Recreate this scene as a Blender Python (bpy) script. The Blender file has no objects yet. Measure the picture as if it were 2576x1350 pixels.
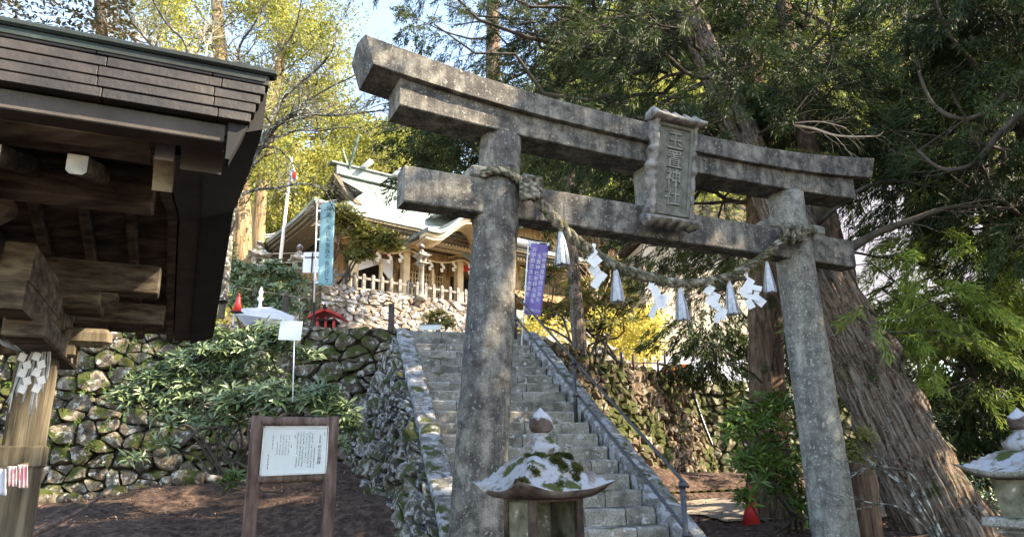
import bpy, math, random
import numpy as np
from mathutils import noise, Vector

random.seed(7)
RNG = np.random.default_rng(11)
C = bpy.context.scene.collection
A = np.array
rad = math.radians

# ------------------------------------------------------------------ camera
FPX, PITCH, ROLL = 1780.0, rad(15.5), rad(1.0)
_c, _s = math.cos(PITCH), math.sin(PITCH)
FW = A([0, _c, _s]); _u0 = A([0, -_s, _c]); _r0 = A([1., 0, 0])
RT = _r0 * math.cos(ROLL) - _u0 * math.sin(ROLL)
UP = _u0 * math.cos(ROLL) + _r0 * math.sin(ROLL)

def ray(px, py):
    d = FW * FPX + RT * (px - 1288) + UP * (675 - py)
    return d / d[1]
def at(px, py, Y): return ray(px, py) * Y
def atz(px, py, z):
    r = ray(px, py); return r * (z / r[2])
def frame(az_deg):
    a = rad(az_deg)
    return A([math.cos(a), -math.sin(a), 0]), A([math.sin(a), math.cos(a), 0])
def onplane(px, py, O, n, v):
    d = ray(px, py); return d * (((O @ n) + v) / (d @ n))
ZU = A([0, 0, 1.])
def nz(p, s=1.0):
    return noise.noise(Vector((p[0] * s, p[1] * s, p[2] * s)))
def unit(v):
    v = A(v, float); return v / (np.linalg.norm(v) + 1e-12)

# ------------------------------------------------------------------ objects
def tag(o, label=None, cat=None, group=None, kind=None):
    if label: o['label'] = label
    if cat: o['category'] = cat
    if group: o['group'] = group
    if kind: o['kind'] = kind
    return o
def thing(name, loc, label, cat, group=None):
    o = bpy.data.objects.new(name, None); C.objects.link(o)
    o.empty_display_size = .2
    o.location = tuple(float(x) for x in loc)
    return tag(o, label, cat, group)
def wloc(o):
    p = np.zeros(3)
    while o is not None:
        p = p + A(o.location); o = o.parent
    return p
def copy_tree(o, parent=None):
    c = o.copy(); C.objects.link(c); c.parent = parent
    for ch in list(o.children): copy_tree(ch, c)
    return c

class MB:
    def __init__(s): s.V = []; s.F = []; s.M = []; s.n = 0
    def add(s, verts, faces, mi=0):
        verts = np.asarray(verts, float).reshape(-1, 3)
        b = s.n; s.V.append(verts); s.n += len(verts)
        for f in faces: s.F.append([b + i for i in f]); s.M.append(mi)
    def quads(s, verts, mi=0):                       # verts (n,4,3)
        verts = np.asarray(verts, float); k = len(verts)
        b = s.n; s.V.append(verts.reshape(-1, 3)); s.n += 4 * k
        idx = (np.arange(4 * k) + b).reshape(-1, 4)
        s.F.extend(idx.tolist()); s.M.extend([mi] * k)
    def box(s, c, size, X=(1, 0, 0), Y=(0, 1, 0), Z=(0, 0, 1), mi=0, ch=0.0, rough=0.0):
        X, Y, Z, c = unit(X), unit(Y), unit(Z), A(c, float)
        a, b, h = [q / 2 for q in size]
        e = min(ch, a * .9, b * .9, h * .9)
        if e <= 0:
            v = [c + X * x * a + Y * y * b + Z * z * h for z in (-1, 1) for x, y in ((-1, -1), (1, -1), (1, 1), (-1, 1))]
            s.add(v, [(3, 2, 1, 0), (4, 5, 6, 7), (0, 1, 5, 4), (1, 2, 6, 5), (2, 3, 7, 6), (3, 0, 4, 7)], mi); return
        prof = [(-a, -b + e), (-a + e, -b), (a - e, -b), (a, -b + e), (a, b - e), (a - e, b), (-a + e, b), (-a, b - e)]
        def ring(z, k): return [c + X * x * k[0] + Y * y * k[1] + Z * z for x, y in prof]
        k = ((a - e) / a, (b - e) / b)
        R = [ring(-h, k), ring(-h + e, (1, 1)), ring(h - e, (1, 1)), ring(h, k)]
        s.rings(R, mi, closed=True, caps=True)
    def rings(s, R, mi=0, closed=True, caps=True):
        R = [np.asarray(r, float) for r in R]; m = len(R[0]); F = []
        for i in range(len(R) - 1):
            for j in range(m if closed else m - 1):
                k = (j + 1) % m
                F.append((i * m + j, i * m + k, (i + 1) * m + k, (i + 1) * m + j))
        if caps:
            F.append(tuple(reversed(range(m)))); F.append(tuple(range((len(R) - 1) * m, len(R) * m)))
        s.add(np.concatenate(R), F, mi)
    def tube(s, P, r, seg=8, mi=0, caps=True, lump=0.0, fl=0.0, flute=0):
        P = [A(p, float) for p in P]
        if np.isscalar(r): r = [r] * len(P)
        R = []; ref = None
        for i, p in enumerate(P):
            t = unit(P[min(i + 1, len(P) - 1)] - P[max(i - 1, 0)])
            if ref is None:
                ref = np.cross(t, [0, 1, 0]) if abs(t[1]) < .8 else np.cross(t, [1, 0, 0])
            ref = unit(ref - t * (ref @ t)); o = np.cross(t, ref)
            ring = []
            for j in range(seg):
                a = 2 * math.pi * j / seg
                q = ref * math.cos(a) + o * math.sin(a); rr = r[i]
                if lump: rr *= 1 + lump * noise.noise(Vector(((p + q * r[i]) * 2.2).tolist()))
                if flute: rr *= 1 + fl * math.sin(a * flute + 1.3 * noise.noise(Vector((p * .5).tolist())))
                ring.append(p + q * rr)
            R.append(ring)
        s.rings(R, mi, True, caps)
    def lathe(s, c, prof, seg=20, mi=0, X=A([1., 0, 0]), Y=A([0, 1., 0]), sq=0.0, lump=0.0):
        R = []
        for (rr, z) in prof:
            ring = []
            for j in range(seg):
                a = 2 * math.pi * (j + .5) / seg; ca, sa = math.cos(a), math.sin(a)
                k = 1.0
                if sq: k = (1 - sq) + sq / max(abs(ca), abs(sa))
                p = A(c) + (X * ca + Y * sa) * rr * k + ZU * z
                if lump: p = p + unit(X * ca + Y * sa) * lump * nz(p, 9)
                ring.append(p)
            R.append(ring)
        s.rings(R, mi)
    def build(s, name, mats, parent=None, smooth=True, subdiv=0):
        if not isinstance(mats, (list, tuple)): mats = [mats]
        me = bpy.data.meshes.new(name)
        V = np.concatenate(s.V) if s.V else np.zeros((0, 3))
        if parent is not None: V = V - wloc(parent)
        ln = np.array([len(f) for f in s.F], dtype=np.int32)
        me.vertices.add(len(V)); me.vertices.foreach_set('co', V.astype(np.float32).ravel())
        flat = np.fromiter((i for f in s.F for i in f), dtype=np.int32, count=int(ln.sum()))
        me.loops.add(len(flat)); me.loops.foreach_set('vertex_index', flat)
        st = np.zeros(len(ln), dtype=np.int32); st[1:] = np.cumsum(ln)[:-1]
        me.polygons.add(len(ln)); me.polygons.foreach_set('loop_start', st)
        me.polygons.foreach_set('loop_total', ln)
        me.polygons.foreach_set('material_index', np.array(s.M, dtype=np.int32))
        me.polygons.foreach_set('use_smooth', np.full(len(ln), smooth))
        for m in mats: me.materials.append(m)
        me.update(calc_edges=True); me.validate()
        o = bpy.data.objects.new(name, me); C.objects.link(o)
        if parent is not None: o.parent = parent
        if subdiv:
            md = o.modifiers.new('s', 'SUBSURF'); md.levels = md.render_levels = subdiv
        return o

# ------------------------------------------------------------------ materials
def M(name, cols, scale=3.0, rough=.85, bump=.25, bscale=25.0, stretch=(1, 1, 1), island=0.0, islcols=None,
      lichen=0.0, lcol=(.62, .64, .62), lscale=3.0, moss=0.0, mcol=(.045, .055, .012), mscale=3.0, metal=0.0,
      trans=0.0, rot=None, mup=.12, streak=0.0, scol=(.05, .045, .05), bdist=.02, spec=.3, contrast=(.35, .65), speck=0.0):
    m = bpy.data.materials.new(name); m.use_nodes = True; nt = m.node_tree; N = nt.nodes; L = nt.links
    N.clear()
    out = N.new('ShaderNodeOutputMaterial'); bs = N.new('ShaderNodeBsdfPrincipled')
    bs.inputs['Roughness'].default_value = rough; bs.inputs['Metallic'].default_value = metal
    bs.inputs['Specular IOR Level'].default_value = spec
    tc = N.new('ShaderNodeTexCoord'); mp = N.new('ShaderNodeMapping'); mp.inputs['Scale'].default_value = stretch
    if rot: mp.vector_type = 'TEXTURE'; mp.inputs['Rotation'].default_value = rot; mp.inputs['Scale'].default_value = tuple(1 / q for q in stretch)
    L.new(tc.outputs['Object'], mp.inputs['Vector'])
    def noi(sc, det=6, ro=.6, vec=None):
        n = N.new('ShaderNodeTexNoise'); n.inputs['Scale'].default_value = sc
        n.inputs['Detail'].default_value = det; n.inputs['Roughness'].default_value = ro
        L.new(vec or mp.outputs['Vector'], n.inputs['Vector']); return n.outputs['Fac']
    def ramp(fac, stops):
        r = N.new('ShaderNodeValToRGB'); e = r.color_ramp.elements
        while len(e) < len(stops): e.new(.5)
        for k, (p, col) in zip(range(len(stops)), stops):
            e[k].position = p; e[k].color = (*col, 1)
        L.new(fac, r.inputs['Fac']); return r.outputs['Color']
    def mix(f, a, b, bt='MIX'):
        x = N.new('ShaderNodeMix'); x.data_type = 'RGBA'; x.blend_type = bt
        for inp, val in ((x.inputs[0], f), (x.inputs[6], a), (x.inputs[7], b)):
            if isinstance(val, (int, float)): inp.default_value = val
            elif isinstance(val, tuple): inp.default_value = (*val, 1)
            else: L.new(val, inp)
        return x.outputs[2]
    def step(fac, lo, hi):
        r = N.new('ShaderNodeMapRange'); r.inputs['From Min'].default_value = lo; r.inputs['From Max'].default_value = hi
        L.new(fac, r.inputs['Value']); return r.outputs['Result']
    k = len(cols); lo, hi = contrast
    col = ramp(noi(scale), [(lo + (hi - lo) * i / max(1, k - 1), c) for i, c in enumerate(cols)])
    if island:
        g = N.new('ShaderNodeNewGeometry')
        ic = islcols or [(.35, .33, .3), (1, 1, 1), (1.5, 1.45, 1.4)]
        r = ramp(g.outputs['Random Per Island'], [(i / max(1, len(ic) - 1), c) for i, c in enumerate(ic)])
        col = mix(island, col, r, 'MULTIPLY')
    if streak:
        mp2 = N.new('ShaderNodeMapping'); mp2.inputs['Scale'].default_value = (2.2, 2.2, .30)
        L.new(tc.outputs['Object'], mp2.inputs['Vector'])
        f = step(noi(1.6, 10, .72, mp2.outputs['Vector']), .44, .56)
        ml = N.new('ShaderNodeMath'); ml.operation = 'MULTIPLY'; ml.inputs[1].default_value = streak
        L.new(f, ml.inputs[0]); col = mix(ml.outputs[0], col, scol)
    if speck:
        f = step(noi(bscale * 2.2, 3, .5, tc.outputs['Object']), .40, .62)
        col = mix(f, col, mix(speck, col, (0.03, 0.03, 0.03)))
    if lichen:
        f = step(noi(lscale, 10, .62, tc.outputs['Object']), .60 - .22 * lichen, .635 - .22 * lichen)
        col = mix(f, col, lcol)
    if moss:
        g2 = N.new('ShaderNodeNewGeometry'); sx = N.new('ShaderNodeSeparateXYZ'); L.new(g2.outputs['Normal'], sx.inputs[0])
        a = N.new('ShaderNodeMath'); a.operation = 'MULTIPLY_ADD'; a.inputs[1].default_value = mup; L.new(sx.outputs['Z'], a.inputs[0])
        L.new(noi(mscale, 8, .6, tc.outputs['Object']), a.inputs[2])
        f = step(a.outputs[0], .66 - .25 * moss, .72 - .25 * moss)
        col = mix(f, col, mcol)
    L.new(col, bs.inputs['Base Color'])
    if bump:
        b = N.new('ShaderNodeBump'); b.inputs['Strength'].default_value = bump; b.inputs['Distance'].default_value = bdist
        L.new(noi(bscale, 8, .7), b.inputs['Height']); L.new(b.outputs['Normal'], bs.inputs['Normal'])
    if trans:
        tr = N.new('ShaderNodeBsdfTranslucent'); ms = N.new('ShaderNodeMixShader'); ms.inputs[0].default_value = trans
        L.new(mix(.5, col, (1.0, 1.25, .25), 'MULTIPLY') if False else col, tr.inputs['Color'])
        L.new(bs.outputs[0], ms.inputs[1]); L.new(tr.outputs[0], ms.inputs[2]); L.new(ms.outputs[0], out.inputs[0])
    else: L.new(bs.outputs[0], out.inputs[0])
    return m

LEAFV = [(.55, .6, .5), (1, 1, 1), (1.3, 1.3, 1.0), (.8, .95, .9), (1.6, 1.6, 1.1)]
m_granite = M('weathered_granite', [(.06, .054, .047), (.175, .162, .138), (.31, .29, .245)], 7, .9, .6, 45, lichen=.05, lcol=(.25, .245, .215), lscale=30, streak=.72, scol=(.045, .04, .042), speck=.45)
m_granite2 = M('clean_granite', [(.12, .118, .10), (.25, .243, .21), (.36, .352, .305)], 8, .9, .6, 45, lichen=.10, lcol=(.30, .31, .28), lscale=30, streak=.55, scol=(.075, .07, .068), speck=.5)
m_plaque = M('plaque_granite', [(.12, .125, .105), (.24, .245, .21)], 10, .95, .5, 60, speck=.5)
m_plaqdark = M('plaque_frame_stone', [(.07, .06, .055), (.2, .185, .17), (.3, .29, .27)], 9, .95, .5, 40)
m_chars = M('carved_character_stone', [(.16, .16, .15), (.3, .3, .28)], 14, .95, .3, 50)
m_step = M('step_granite', [(.15, .138, .115), (.30, .278, .235), (.40, .375, .325)], 4, .9, .7, 30, island=.35, lichen=.06, lcol=(.42, .42, .4), lscale=9, moss=.02, speck=.5)
m_coping = M('lichen_coping', [(.12, .115, .10), (.28, .27, .25)], 5, .92, .6, 25, island=.25, lichen=.42, lcol=(.31, .31, .315), lscale=7, moss=.05, speck=.5)
m_wall = M('mossy_boulder', [(.05, .04, .03), (.14, .115, .085), (.24, .21, .165)], 6, .95, 1, 24, island=.85, lichen=.22, lcol=(.36, .36, .33), lscale=8, moss=.54, mscale=3.2, speck=.5)
m_hij = M('masonry_joint', [(.05, .042, .035), (.12, .10, .085)], 9)
m_wallside = M('lichen_boulder', [(.05, .045, .035), (.15, .135, .11), (.26, .24, .2)], 6, .95, 1, 24, island=.8, lichen=.40, lcol=(.33, .335, .33), lscale=12, moss=.34, mscale=3, speck=.5)
m_wallr = M('brown_boulder', [(.05, .036, .024), (.14, .10, .066), (.24, .18, .125)], 6, .95, 1, 20, island=.85, lichen=.05, lcol=(.3, .28, .24), moss=.62, mscale=.7, speck=.4)
m_wallg = M('green_boulder', [(.06, .055, .035), (.15, .14, .09), (.25, .23, .17)], 6, .95, .9, 20, island=.8, lichen=.12, moss=.6, mscale=1.5)
m_wallhi = M('pale_masonry', [(.10, .085, .075), (.24, .205, .175), (.34, .30, .26)], 7, .95, .9, 18, island=.6, islcols=[(.55, .5, .45), (1, .95, .88), (.8, .8, .82), (1.2, 1.1, .95)], lichen=.36, lcol=(.34, .345, .36), lscale=4, speck=.4)
m_joint = M('dark_joint', [(.022, .019, .014), (.075, .062, .042)], 9, bump=1, moss=.5, mcol=(.03, .035, .01))
m_white = M('lichen_white_stone', [(.09, .065, .055), (.25, .22, .2), (.45, .43, .42)], 6, .95, .6, 28, lichen=.74, lcol=(.30, .305, .325), lscale=5.5, moss=.12, mscale=5, speck=.25)
m_jewel = M('white_capped_stone', [(.04, .028, .024), (.10, .075, .062), (.17, .14, .12)], 7, .95, .7, 28, moss=.30, mcol=(.36, .365, .39), mup=.34, mscale=5)
m_lstone = M('brown_lantern_stone', [(.03, .018, .015), (.085, .058, .047), (.14, .11, .09)], 7, .95, .6, 30, lichen=.1)
m_lpale = M('pale_lantern_stone', [(.06, .06, .03), (.16, .15, .10), (.26, .24, .18)], 6, .95, .5, 30, lichen=.1, moss=.1)
m_mossm = M('moss', [(.03, .04, .006), (.075, .085, .015), (.11, .12, .03)], 12, 1, 1, 60, bdist=.03)
m_soil = M('leaf_litter_soil', [(.026, .015, .010), (.078, .045, .031), (.15, .095, .068)], 9, 1, 1, 30, bdist=.04, speck=.3)
m_litter = M('fallen_leaf', [(.11, .07, .05), (.22, .155, .11)], 3, .9, 0, island=.9, islcols=[(.25, .2, .2), (.6, .5, .45), (1, .9, .8), (.5, .4, .35), (1.9, 1.7, 1.6)])
m_path = M('gravel_path', [(.16, .13, .10), (.33, .28, .22)], 8, 1, .8, 60, bdist=.03)
m_terr = M('terrace_gravel', [(.2, .17, .13), (.36, .31, .25)], 4, 1, .6, 40)
m_wood = M('dark_weathered_timber', [(.038, .03, .023), (.10, .08, .06), (.18, .152, .115)], 4, .85, .5, 14, stretch=(1, 2.5, 6), spec=.2)
m_woodg = M('grey_board', [(.045, .038, .033), (.078, .066, .058)], 5, .8, .25, 20)
m_woodp = M('brown_post_timber', [(.04, .032, .022), (.11, .09, .06), (.19, .16, .115)], 4, .85, .5, 9, stretch=(5, 5, .4))  # brown timber tones drawn out along the grain
m_log = M('brown_log', [(.05, .03, .025), (.13, .085, .07), (.20, .14, .12)], 4, .9, .7, 12, stretch=(4, 4, .6), moss=.05)
m_shingle = M('brown_copper_shingle', [(.011, .0095, .0085), (.024, .0195, .017), (.045, .036, .03)], 3.5, .5, .35, 14, island=.35, spec=.4)
m_woodn = M('nose_timber', [(.07, .055, .035), (.2, .165, .11), (.3, .26, .19)], 6, .85, .4, 14)
m_capg = M('dark_verdigris', [(.008, .011, .010), (.02, .03, .027), (.085, .12, .105)], 2, .6, .2, 20)
m_green = M('verdigris_copper', [(.05, .075, .065), (.12, .17, .15), (.2, .25, .22)], 6, .7, .2, 20)
m_black = M('black_sheet', [(.008, .008, .008), (.016, .015, .014)], 5, .7, .1)
m_endw = M('white_painted_end', [(.32, .32, .31), (.55, .55, .53)], 12, .8, .2, 40)
_bd = at(1990, 560, 11.4) - at(2378, 1350, 10.4); _be = Vector(_bd.tolist()).to_track_quat('Z', 'Y').to_euler()
m_cedarlean = M('leaning_cedar_bark', [(.024, .014, .009), (.14, .09, .06), (.30, .215, .16), (.46, .39, .32)], 3.4, .95, 1, 6, stretch=(7, 7, .4), rot=tuple(_be), bdist=.12, lichen=.10, lcol=(.33, .33, .29), lscale=26, moss=.32, mscale=1.3, contrast=(.33, .66))
m_cedarbark = M('cedar_bark', [(.03, .02, .016), (.12, .085, .068), (.26, .21, .18)], 3.2, .95, 1.0, 7, stretch=(5, 5, .45), bdist=.09, lichen=.16, lcol=(.34, .33, .29), lscale=22, moss=.25, mscale=1.2, contrast=(.3, .7))
m_bark2 = M('red_brown_bark', [(.035, .02, .014), (.14, .085, .055), (.27, .19, .13)], 3, .95, 1, 7, stretch=(5, 5, .4), bdist=.07, moss=.2, contrast=(.3, .7))
m_barkgold = M('pale_cedar_bark', [(.09, .055, .03), (.26, .18, .10), (.38, .28, .17)], 2, .95, .8, 6, stretch=(5, 5, .4), bdist=.05, moss=.2)
m_branch = M('dark_branch', [(.03, .024, .019), (.09, .072, .055)], 5, .95, .6, 14)
m_bare = M('grey_lichen_branch', [(.03, .027, .022), (.08, .072, .06), (.16, .155, .135)], 6, .95, .4, 20, lichen=.3, lcol=(.3, .32, .28), lscale=12)
m_baregold = M('tan_bare_twig', [(.33, .24, .17), (.55, .43, .33)], 4, .95, .2)
m_cedar = M('cedar_needles', [(.010, .020, .005), (.024, .040, .010), (.055, .070, .018)], .9, .6, 0, island=1, islcols=LEAFV, trans=.28)
m_cedarsun = M('sun_painted_needles', [(.13, .18, .035), (.25, .31, .07)], 1.2, .6, 0, island=1, islcols=LEAFV, trans=.35)  # needle colour raised, painting in the direct sun on these boughs
m_hinoki = M('yellow_green_foliage', [(.16, .18, .04), (.30, .30, .07), (.40, .35, .10)], .6, .6, 0, island=1, islcols=[(.35, .45, .4), (1, 1, 1), (1.25, 1.2, 1), (.7, .85, .7)], trans=.4)
m_far = M('far_forest_foliage', [(.07, .10, .02), (.20, .22, .045), (.36, .33, .08)], .15, .7, 0, island=1, islcols=LEAFV, trans=.35)
m_rhodo = M('leathery_leaf', [(.07, .11, .045), (.12, .165, .075), (.19, .235, .12)], 2, .35, 0, island=1, islcols=[(.6, .65, .6), (1, 1, 1), (1.5, 1.5, 1.4), (.85, .95, .95)], trans=.15, spec=.6)
m_lime = M('fresh_green_leaf', [(.055, .10, .02), (.11, .17, .035)], 2, .4, 0, island=1, islcols=LEAFV, trans=.3, spec=.5)
m_olive = M('olive_leaf', [(.07, .08, .02), (.15, .145, .04), (.24, .2, .06)], 1.5, .55, 0, island=1, islcols=LEAFV, trans=.35)
m_evg = M('dark_evergreen_leaf', [(.022, .022, .008), (.05, .045, .016), (.13, .085, .045)], 1.5, .4, 0, island=1, islcols=LEAFV, trans=.2, spec=.5)
m_yellow = M('yellow_autumn_leaf', [(.35, .3, .06), (.55, .45, .12)], 1.5, .6, 0, island=.7, islcols=LEAFV, trans=.4)
m_rope = M('old_straw_rope', [(.035, .03, .02), (.15, .135, .10), (.36, .34, .28)], 14, 1, 1, 40, moss=.46, mscale=4, stretch=(1, 1, 1))
m_tassel = M('straw_tassel', [(.38, .40, .42), (.62, .64, .66)], 20, .9, 0, island=.8, islcols=[(.35, .36, .4), (1, 1, 1), (.8, .82, .88), (1.1, 1.1, 1.1)])
m_paper = M('white_paper', [(.78, .79, .82), (.84, .85, .88)], 3, .8, 0, trans=.25)
m_purple = M('purple_cloth', [(.26, .20, .52), (.36, .29, .66)], 6, .8, .2, 8, trans=.35)
m_teal = M('pale_blue_cloth', [(.27, .50, .57), (.33, .56, .62)], 5, .8, .1, trans=.3)
m_wht = M('white_plastic', [(.72, .73, .75), (.8, .8, .82)], 3, .5, 0)
m_sheet = M('bluish_white_sheet', [(.6, .63, .72), (.72, .74, .8)], 2, .6, .1, 4, trans=.2)
m_red = M('red_plastic', [(.55, .03, .03), (.68, .05, .05)], 4, .45, .05)
m_redpaint = M('vermilion_paint', [(.35, .02, .02), (.5, .04, .04)], 4, .6, .1)
m_ink = M('black_ink', [(.015, .015, .02), (.03, .03, .035)], 5, .7, 0)
m_board = M('white_board', [(.55, .6, .6), (.66, .7, .70)], 3, .4, .05, speck=.03)
m_rail = M('dark_painted_steel', [(.014, .015, .02), (.035, .037, .045)], 20, .35, .05, spec=.6)
m_steel = M('galvanised_steel', [(.45, .47, .48), (.6, .62, .63)], 10, .4, 0, metal=.4)
m_yelp = M('yellow_tape', [(.65, .45, .05), (.75, .5, .07)], 4, .6, 0)
m_shw = M('shrine_cypress_timber', [(.13, .08, .038), (.26, .17, .085), (.36, .25, .14)], 3, .8, .2, 10, stretch=(2, 2, .6))
m_fence = M('grey_picket_stone', [(.08, .075, .07), (.17, .16, .15), (.25, .24, .22)], 6, .95, .5, 20)
m_shc = M('pale_shrine_column', [(.42, .33, .21), (.58, .48, .34)], 3, .8, .1)
m_roofc = M('pale_green_copper_roof', [(.08, .105, .10), (.155, .19, .175), (.23, .26, .245)], 2.5, .55, .15, 8, metal=0, spec=.4)
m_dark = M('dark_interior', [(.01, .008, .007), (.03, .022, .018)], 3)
m_cream = M('cream_sheeting', [(.42, .36, .28), (.5, .43, .35)], .6, .8, .05)
m_lav = M('pale_grey_sheeting', [(.22, .22, .27), (.33, .33, .39)], .25, .7, .3, 1.2)
m_pinkc = M('printed_hanging_cloth', [(.75, .35, .38), (.8, .75, .7), (.35, .6, .6)], 9, .8, 0, contrast=(.42, .58))
m_rock = M('hill_soil', [(.06, .05, .03), (.12, .1, .05)], .4, 1, .5, 3)

# ------------------------------------------------------------------ generic geometry
def clip(poly, n, d):                                   # keep x.n <= d
    out = []
    for i in range(len(poly)):
        p, q = poly[i], poly[(i + 1) % len(poly)]
        a, b = p @ n - d, q @ n - d
        if a <= 0: out.append(p)
        if (a < 0) != (b < 0) and abs(a - b) > 1e-12: out.append(p + (q - p) * (a / (a - b)))
    return out
def stones(mb, O, U, V, poly, cw=.45, chh=.3, depth=.16, gap=.02, seed=1, mi=0, jit=.46, rowtilt=0.0, npt=14, sm=.05):
    rng = random.Random(seed)
    O, U, V = A(O, float), unit(U), unit(V); N = np.cross(U, V)
    poly = [A(p, float) for p in poly]
    us = [p[0] for p in poly]; vs = [p[1] for p in poly]
    # poly must be counter-clockwise
    ar = sum(poly[i][0] * poly[(i + 1) % len(poly)][1] - poly[(i + 1) % len(poly)][0] * poly[i][1] for i in range(len(poly)))
    if ar < 0: poly = poly[::-1]
    sites = []
    nv = int((max(vs) - min(vs)) / chh) + 3; nu = int((max(us) - min(us)) / cw) + 3
    for j in range(-1, nv):
        off = .5 * (j % 2) + rng.uniform(-.2, .2)
        for i in range(-1, nu):
            k = rng.random()
            if k < .16: continue
            for _e in range(2 if k > .80 else 1): sites.append((min(us) + (i + off + rng.uniform(-jit, jit)) * cw, min(vs) + (j + .5 + rng.uniform(-jit, jit)) * chh + rowtilt * i))
    S = A(sites) / A([cw, chh])
    for i, (u, v) in enumerate(sites):
        if not (min(us) - cw < u < max(us) + cw and min(vs) - chh < v < max(vs) + chh): continue
        cell = [p / A([cw, chh]) for p in poly]
        d2 = ((S - S[i]) ** 2).sum(1); near = np.argsort(d2)[1:16]
        for j in near:
            n = S[j] - S[i]; m = (S[j] + S[i]) / 2; cell = clip(cell, n, m @ n)
            if len(cell) < 3: break
        if len(cell) < 3: continue
        cell = A(cell) * A([cw, chh])
        area = .5 * abs(sum(cell[k][0] * cell[(k + 1) % len(cell)][1] - cell[(k + 1) % len(cell)][0] * cell[k][1] for k in range(len(cell))))
        if area < .06 * cw * chh: continue
        cen = cell.mean(0); sz = math.sqrt(area)
        # resample outline
        seg = np.roll(cell, -1, 0) - cell; ln = np.linalg.norm(seg, axis=1); tot = ln.sum(); cum = np.concatenate([[0], np.cumsum(ln)])
        pts = []
        for k in range(npt):
            t = tot * k / npt; q = min(np.searchsorted(cum, t, side='right') - 1, len(cell) - 1)
            pts.append(cell[q] + seg[q] * ((t - cum[q]) / max(ln[q], 1e-9)))
        pts = A(pts); pts = (1 - 2 * sm) * pts + sm * (np.roll(pts, 1, 0) + np.roll(pts, -1, 0))
        g = 1 - gap / sz * 1.3
        dp = depth * rng.uniform(.55, 1.25) * min(1.3, sz / math.sqrt(cw * chh))
        tu, tv = rng.uniform(-.5, .5), rng.uniform(-.5, .4)
        so = rng.uniform(0, 100)
        R = []
        for sc, dd in ((1.0, -.35), (1.0, .38), (.975, .78), (.90, .97), (.55, 1.03), (.2, 1.05)):
            ring = []
            for p in pts:
                q = cen + (p - cen) * sc * g
                h = dp * dd
                if dd > 0: h += ((q - cen)[0] * tu + (q - cen)[1] * tv) * .8
                w = O + U * q[0] + V * q[1] + N * h
                f = .30 * min(1, depth * 4 / sz) * sz * noise.noise(Vector((q[0] * 1.5 / sz + so, q[1] * 1.5 / sz, h * 3 + so)))
                f2 = .09 * min(1, depth * 5 / sz) * sz * noise.noise(Vector((q[0] * 9 + so, q[1] * 9, h * 9)))
                if dd > 0: w = w + N * (f + f2) + U * f2 + V * f * .3
                ring.append(w)
            R.append(ring)
        mb.rings(R, mi, True, True)

def leaves(pos, axis, L, W, fold=.25, up=None, taper=.5):
    """one leaf per row: 4-vert kite (n,4,3); axis = pointing direction"""
    n = len(pos); ax = axis / (np.linalg.norm(axis, axis=1, keepdims=True) + 1e-9)
    r = RNG.normal(size=(n, 3)) if up is None else up + RNG.normal(size=(n, 3)) * .25
    side = np.cross(ax, r); side /= (np.linalg.norm(side, axis=1, keepdims=True) + 1e-9)
    L = np.asarray(L).reshape(-1, 1); W = np.asarray(W).reshape(-1, 1)
    m = pos + ax * L * taper
    return np.stack([pos, m + side * W * .5, pos + ax * L, m - side * W * .5], 1)

def sprays(cent, dirs, n_bl, length, bl, bw, spread=.35, droop=.35):
    """cedar sprays: each a drooping twig with many needle-tufts"""
    cent = np.asarray(cent); N = len(cent)
    t = RNG.random((N, n_bl, 1)) ** .8
    d = dirs / (np.linalg.norm(dirs, axis=1, keepdims=True) + 1e-9)
    ln = length * RNG.uniform(.6, 1.3, (N, 1, 1))
    P = cent[:, None, :] + d[:, None, :] * t * ln
    P[:, :, 2] -= (t[:, :, 0] ** 2) * droop * ln[:, :, 0]
    P += RNG.normal(size=(N, n_bl, 3)) * spread * length * .35 * (1 - .4 * t)
    a = d[:, None, :] * .9 + RNG.normal(size=(N, n_bl, 3)) * .55; a[:, :, 2] -= .6
    P = P.reshape(-1, 3); a = a.reshape(-1, 3)
    return leaves(P, a, bl * RNG.uniform(.6, 1.4, len(P)), bw * RNG.uniform(.7, 1.3, len(P)))

def puffs(cent, rads, n_leaf, bl, bw, flat=.7):
    cent = np.asarray(cent); N = len(cent); rads = np.asarray(rads).reshape(-1, 1, 1)
    v = RNG.normal(size=(N, n_leaf, 3)); v /= np.linalg.norm(v, axis=2, keepdims=True)
    rr = RNG.random((N, n_leaf, 1)) ** .45
    off = v * rr * rads; off[:, :, 2] *= flat
    P = (cent[:, None, :] + off).reshape(-1, 3)
    a = (v + RNG.normal(size=v.shape) * .7).reshape(-1, 3)
    return leaves(P, a, bl * RNG.uniform(.6, 1.4, len(P)), bw * RNG.uniform(.7, 1.3, len(P)))

def whorls(cent, upv, k, bl, bw, tilt=.35):
    """rhododendron whorls of k long leaves, each leaf two folded quads"""
    out = []
    for c, u in zip(cent, upv):
        u = unit(u); x = unit(np.cross(u, RNG.normal(size=3))); y = np.cross(u, x)
        ph = RNG.uniform(0, 6.28)
        for i in range(k):
            a = ph + 2 * math.pi * i / k + RNG.normal() * .25
            d = unit(x * math.cos(a) + y * math.sin(a) + u * (tilt + RNG.normal() * .3))
            s = np.cross(u, d); s = unit(s); L = bl * RNG.uniform(.65, 1.25); W = bw * RNG.uniform(.8, 1.2)
            p0 = c + d * .02; p1 = c + d * L * .5 - u * 0.0; p2 = c + d * L - u * L * RNG.uniform(.0, .25)
            q = -u * W * .12
            out.append([p0, p1 + s * W * .5 - q, p2, p1 + q]); out.append([p0, p1 + q, p2, p1 - s * W * .5 - q])
    return A(out)

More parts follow.
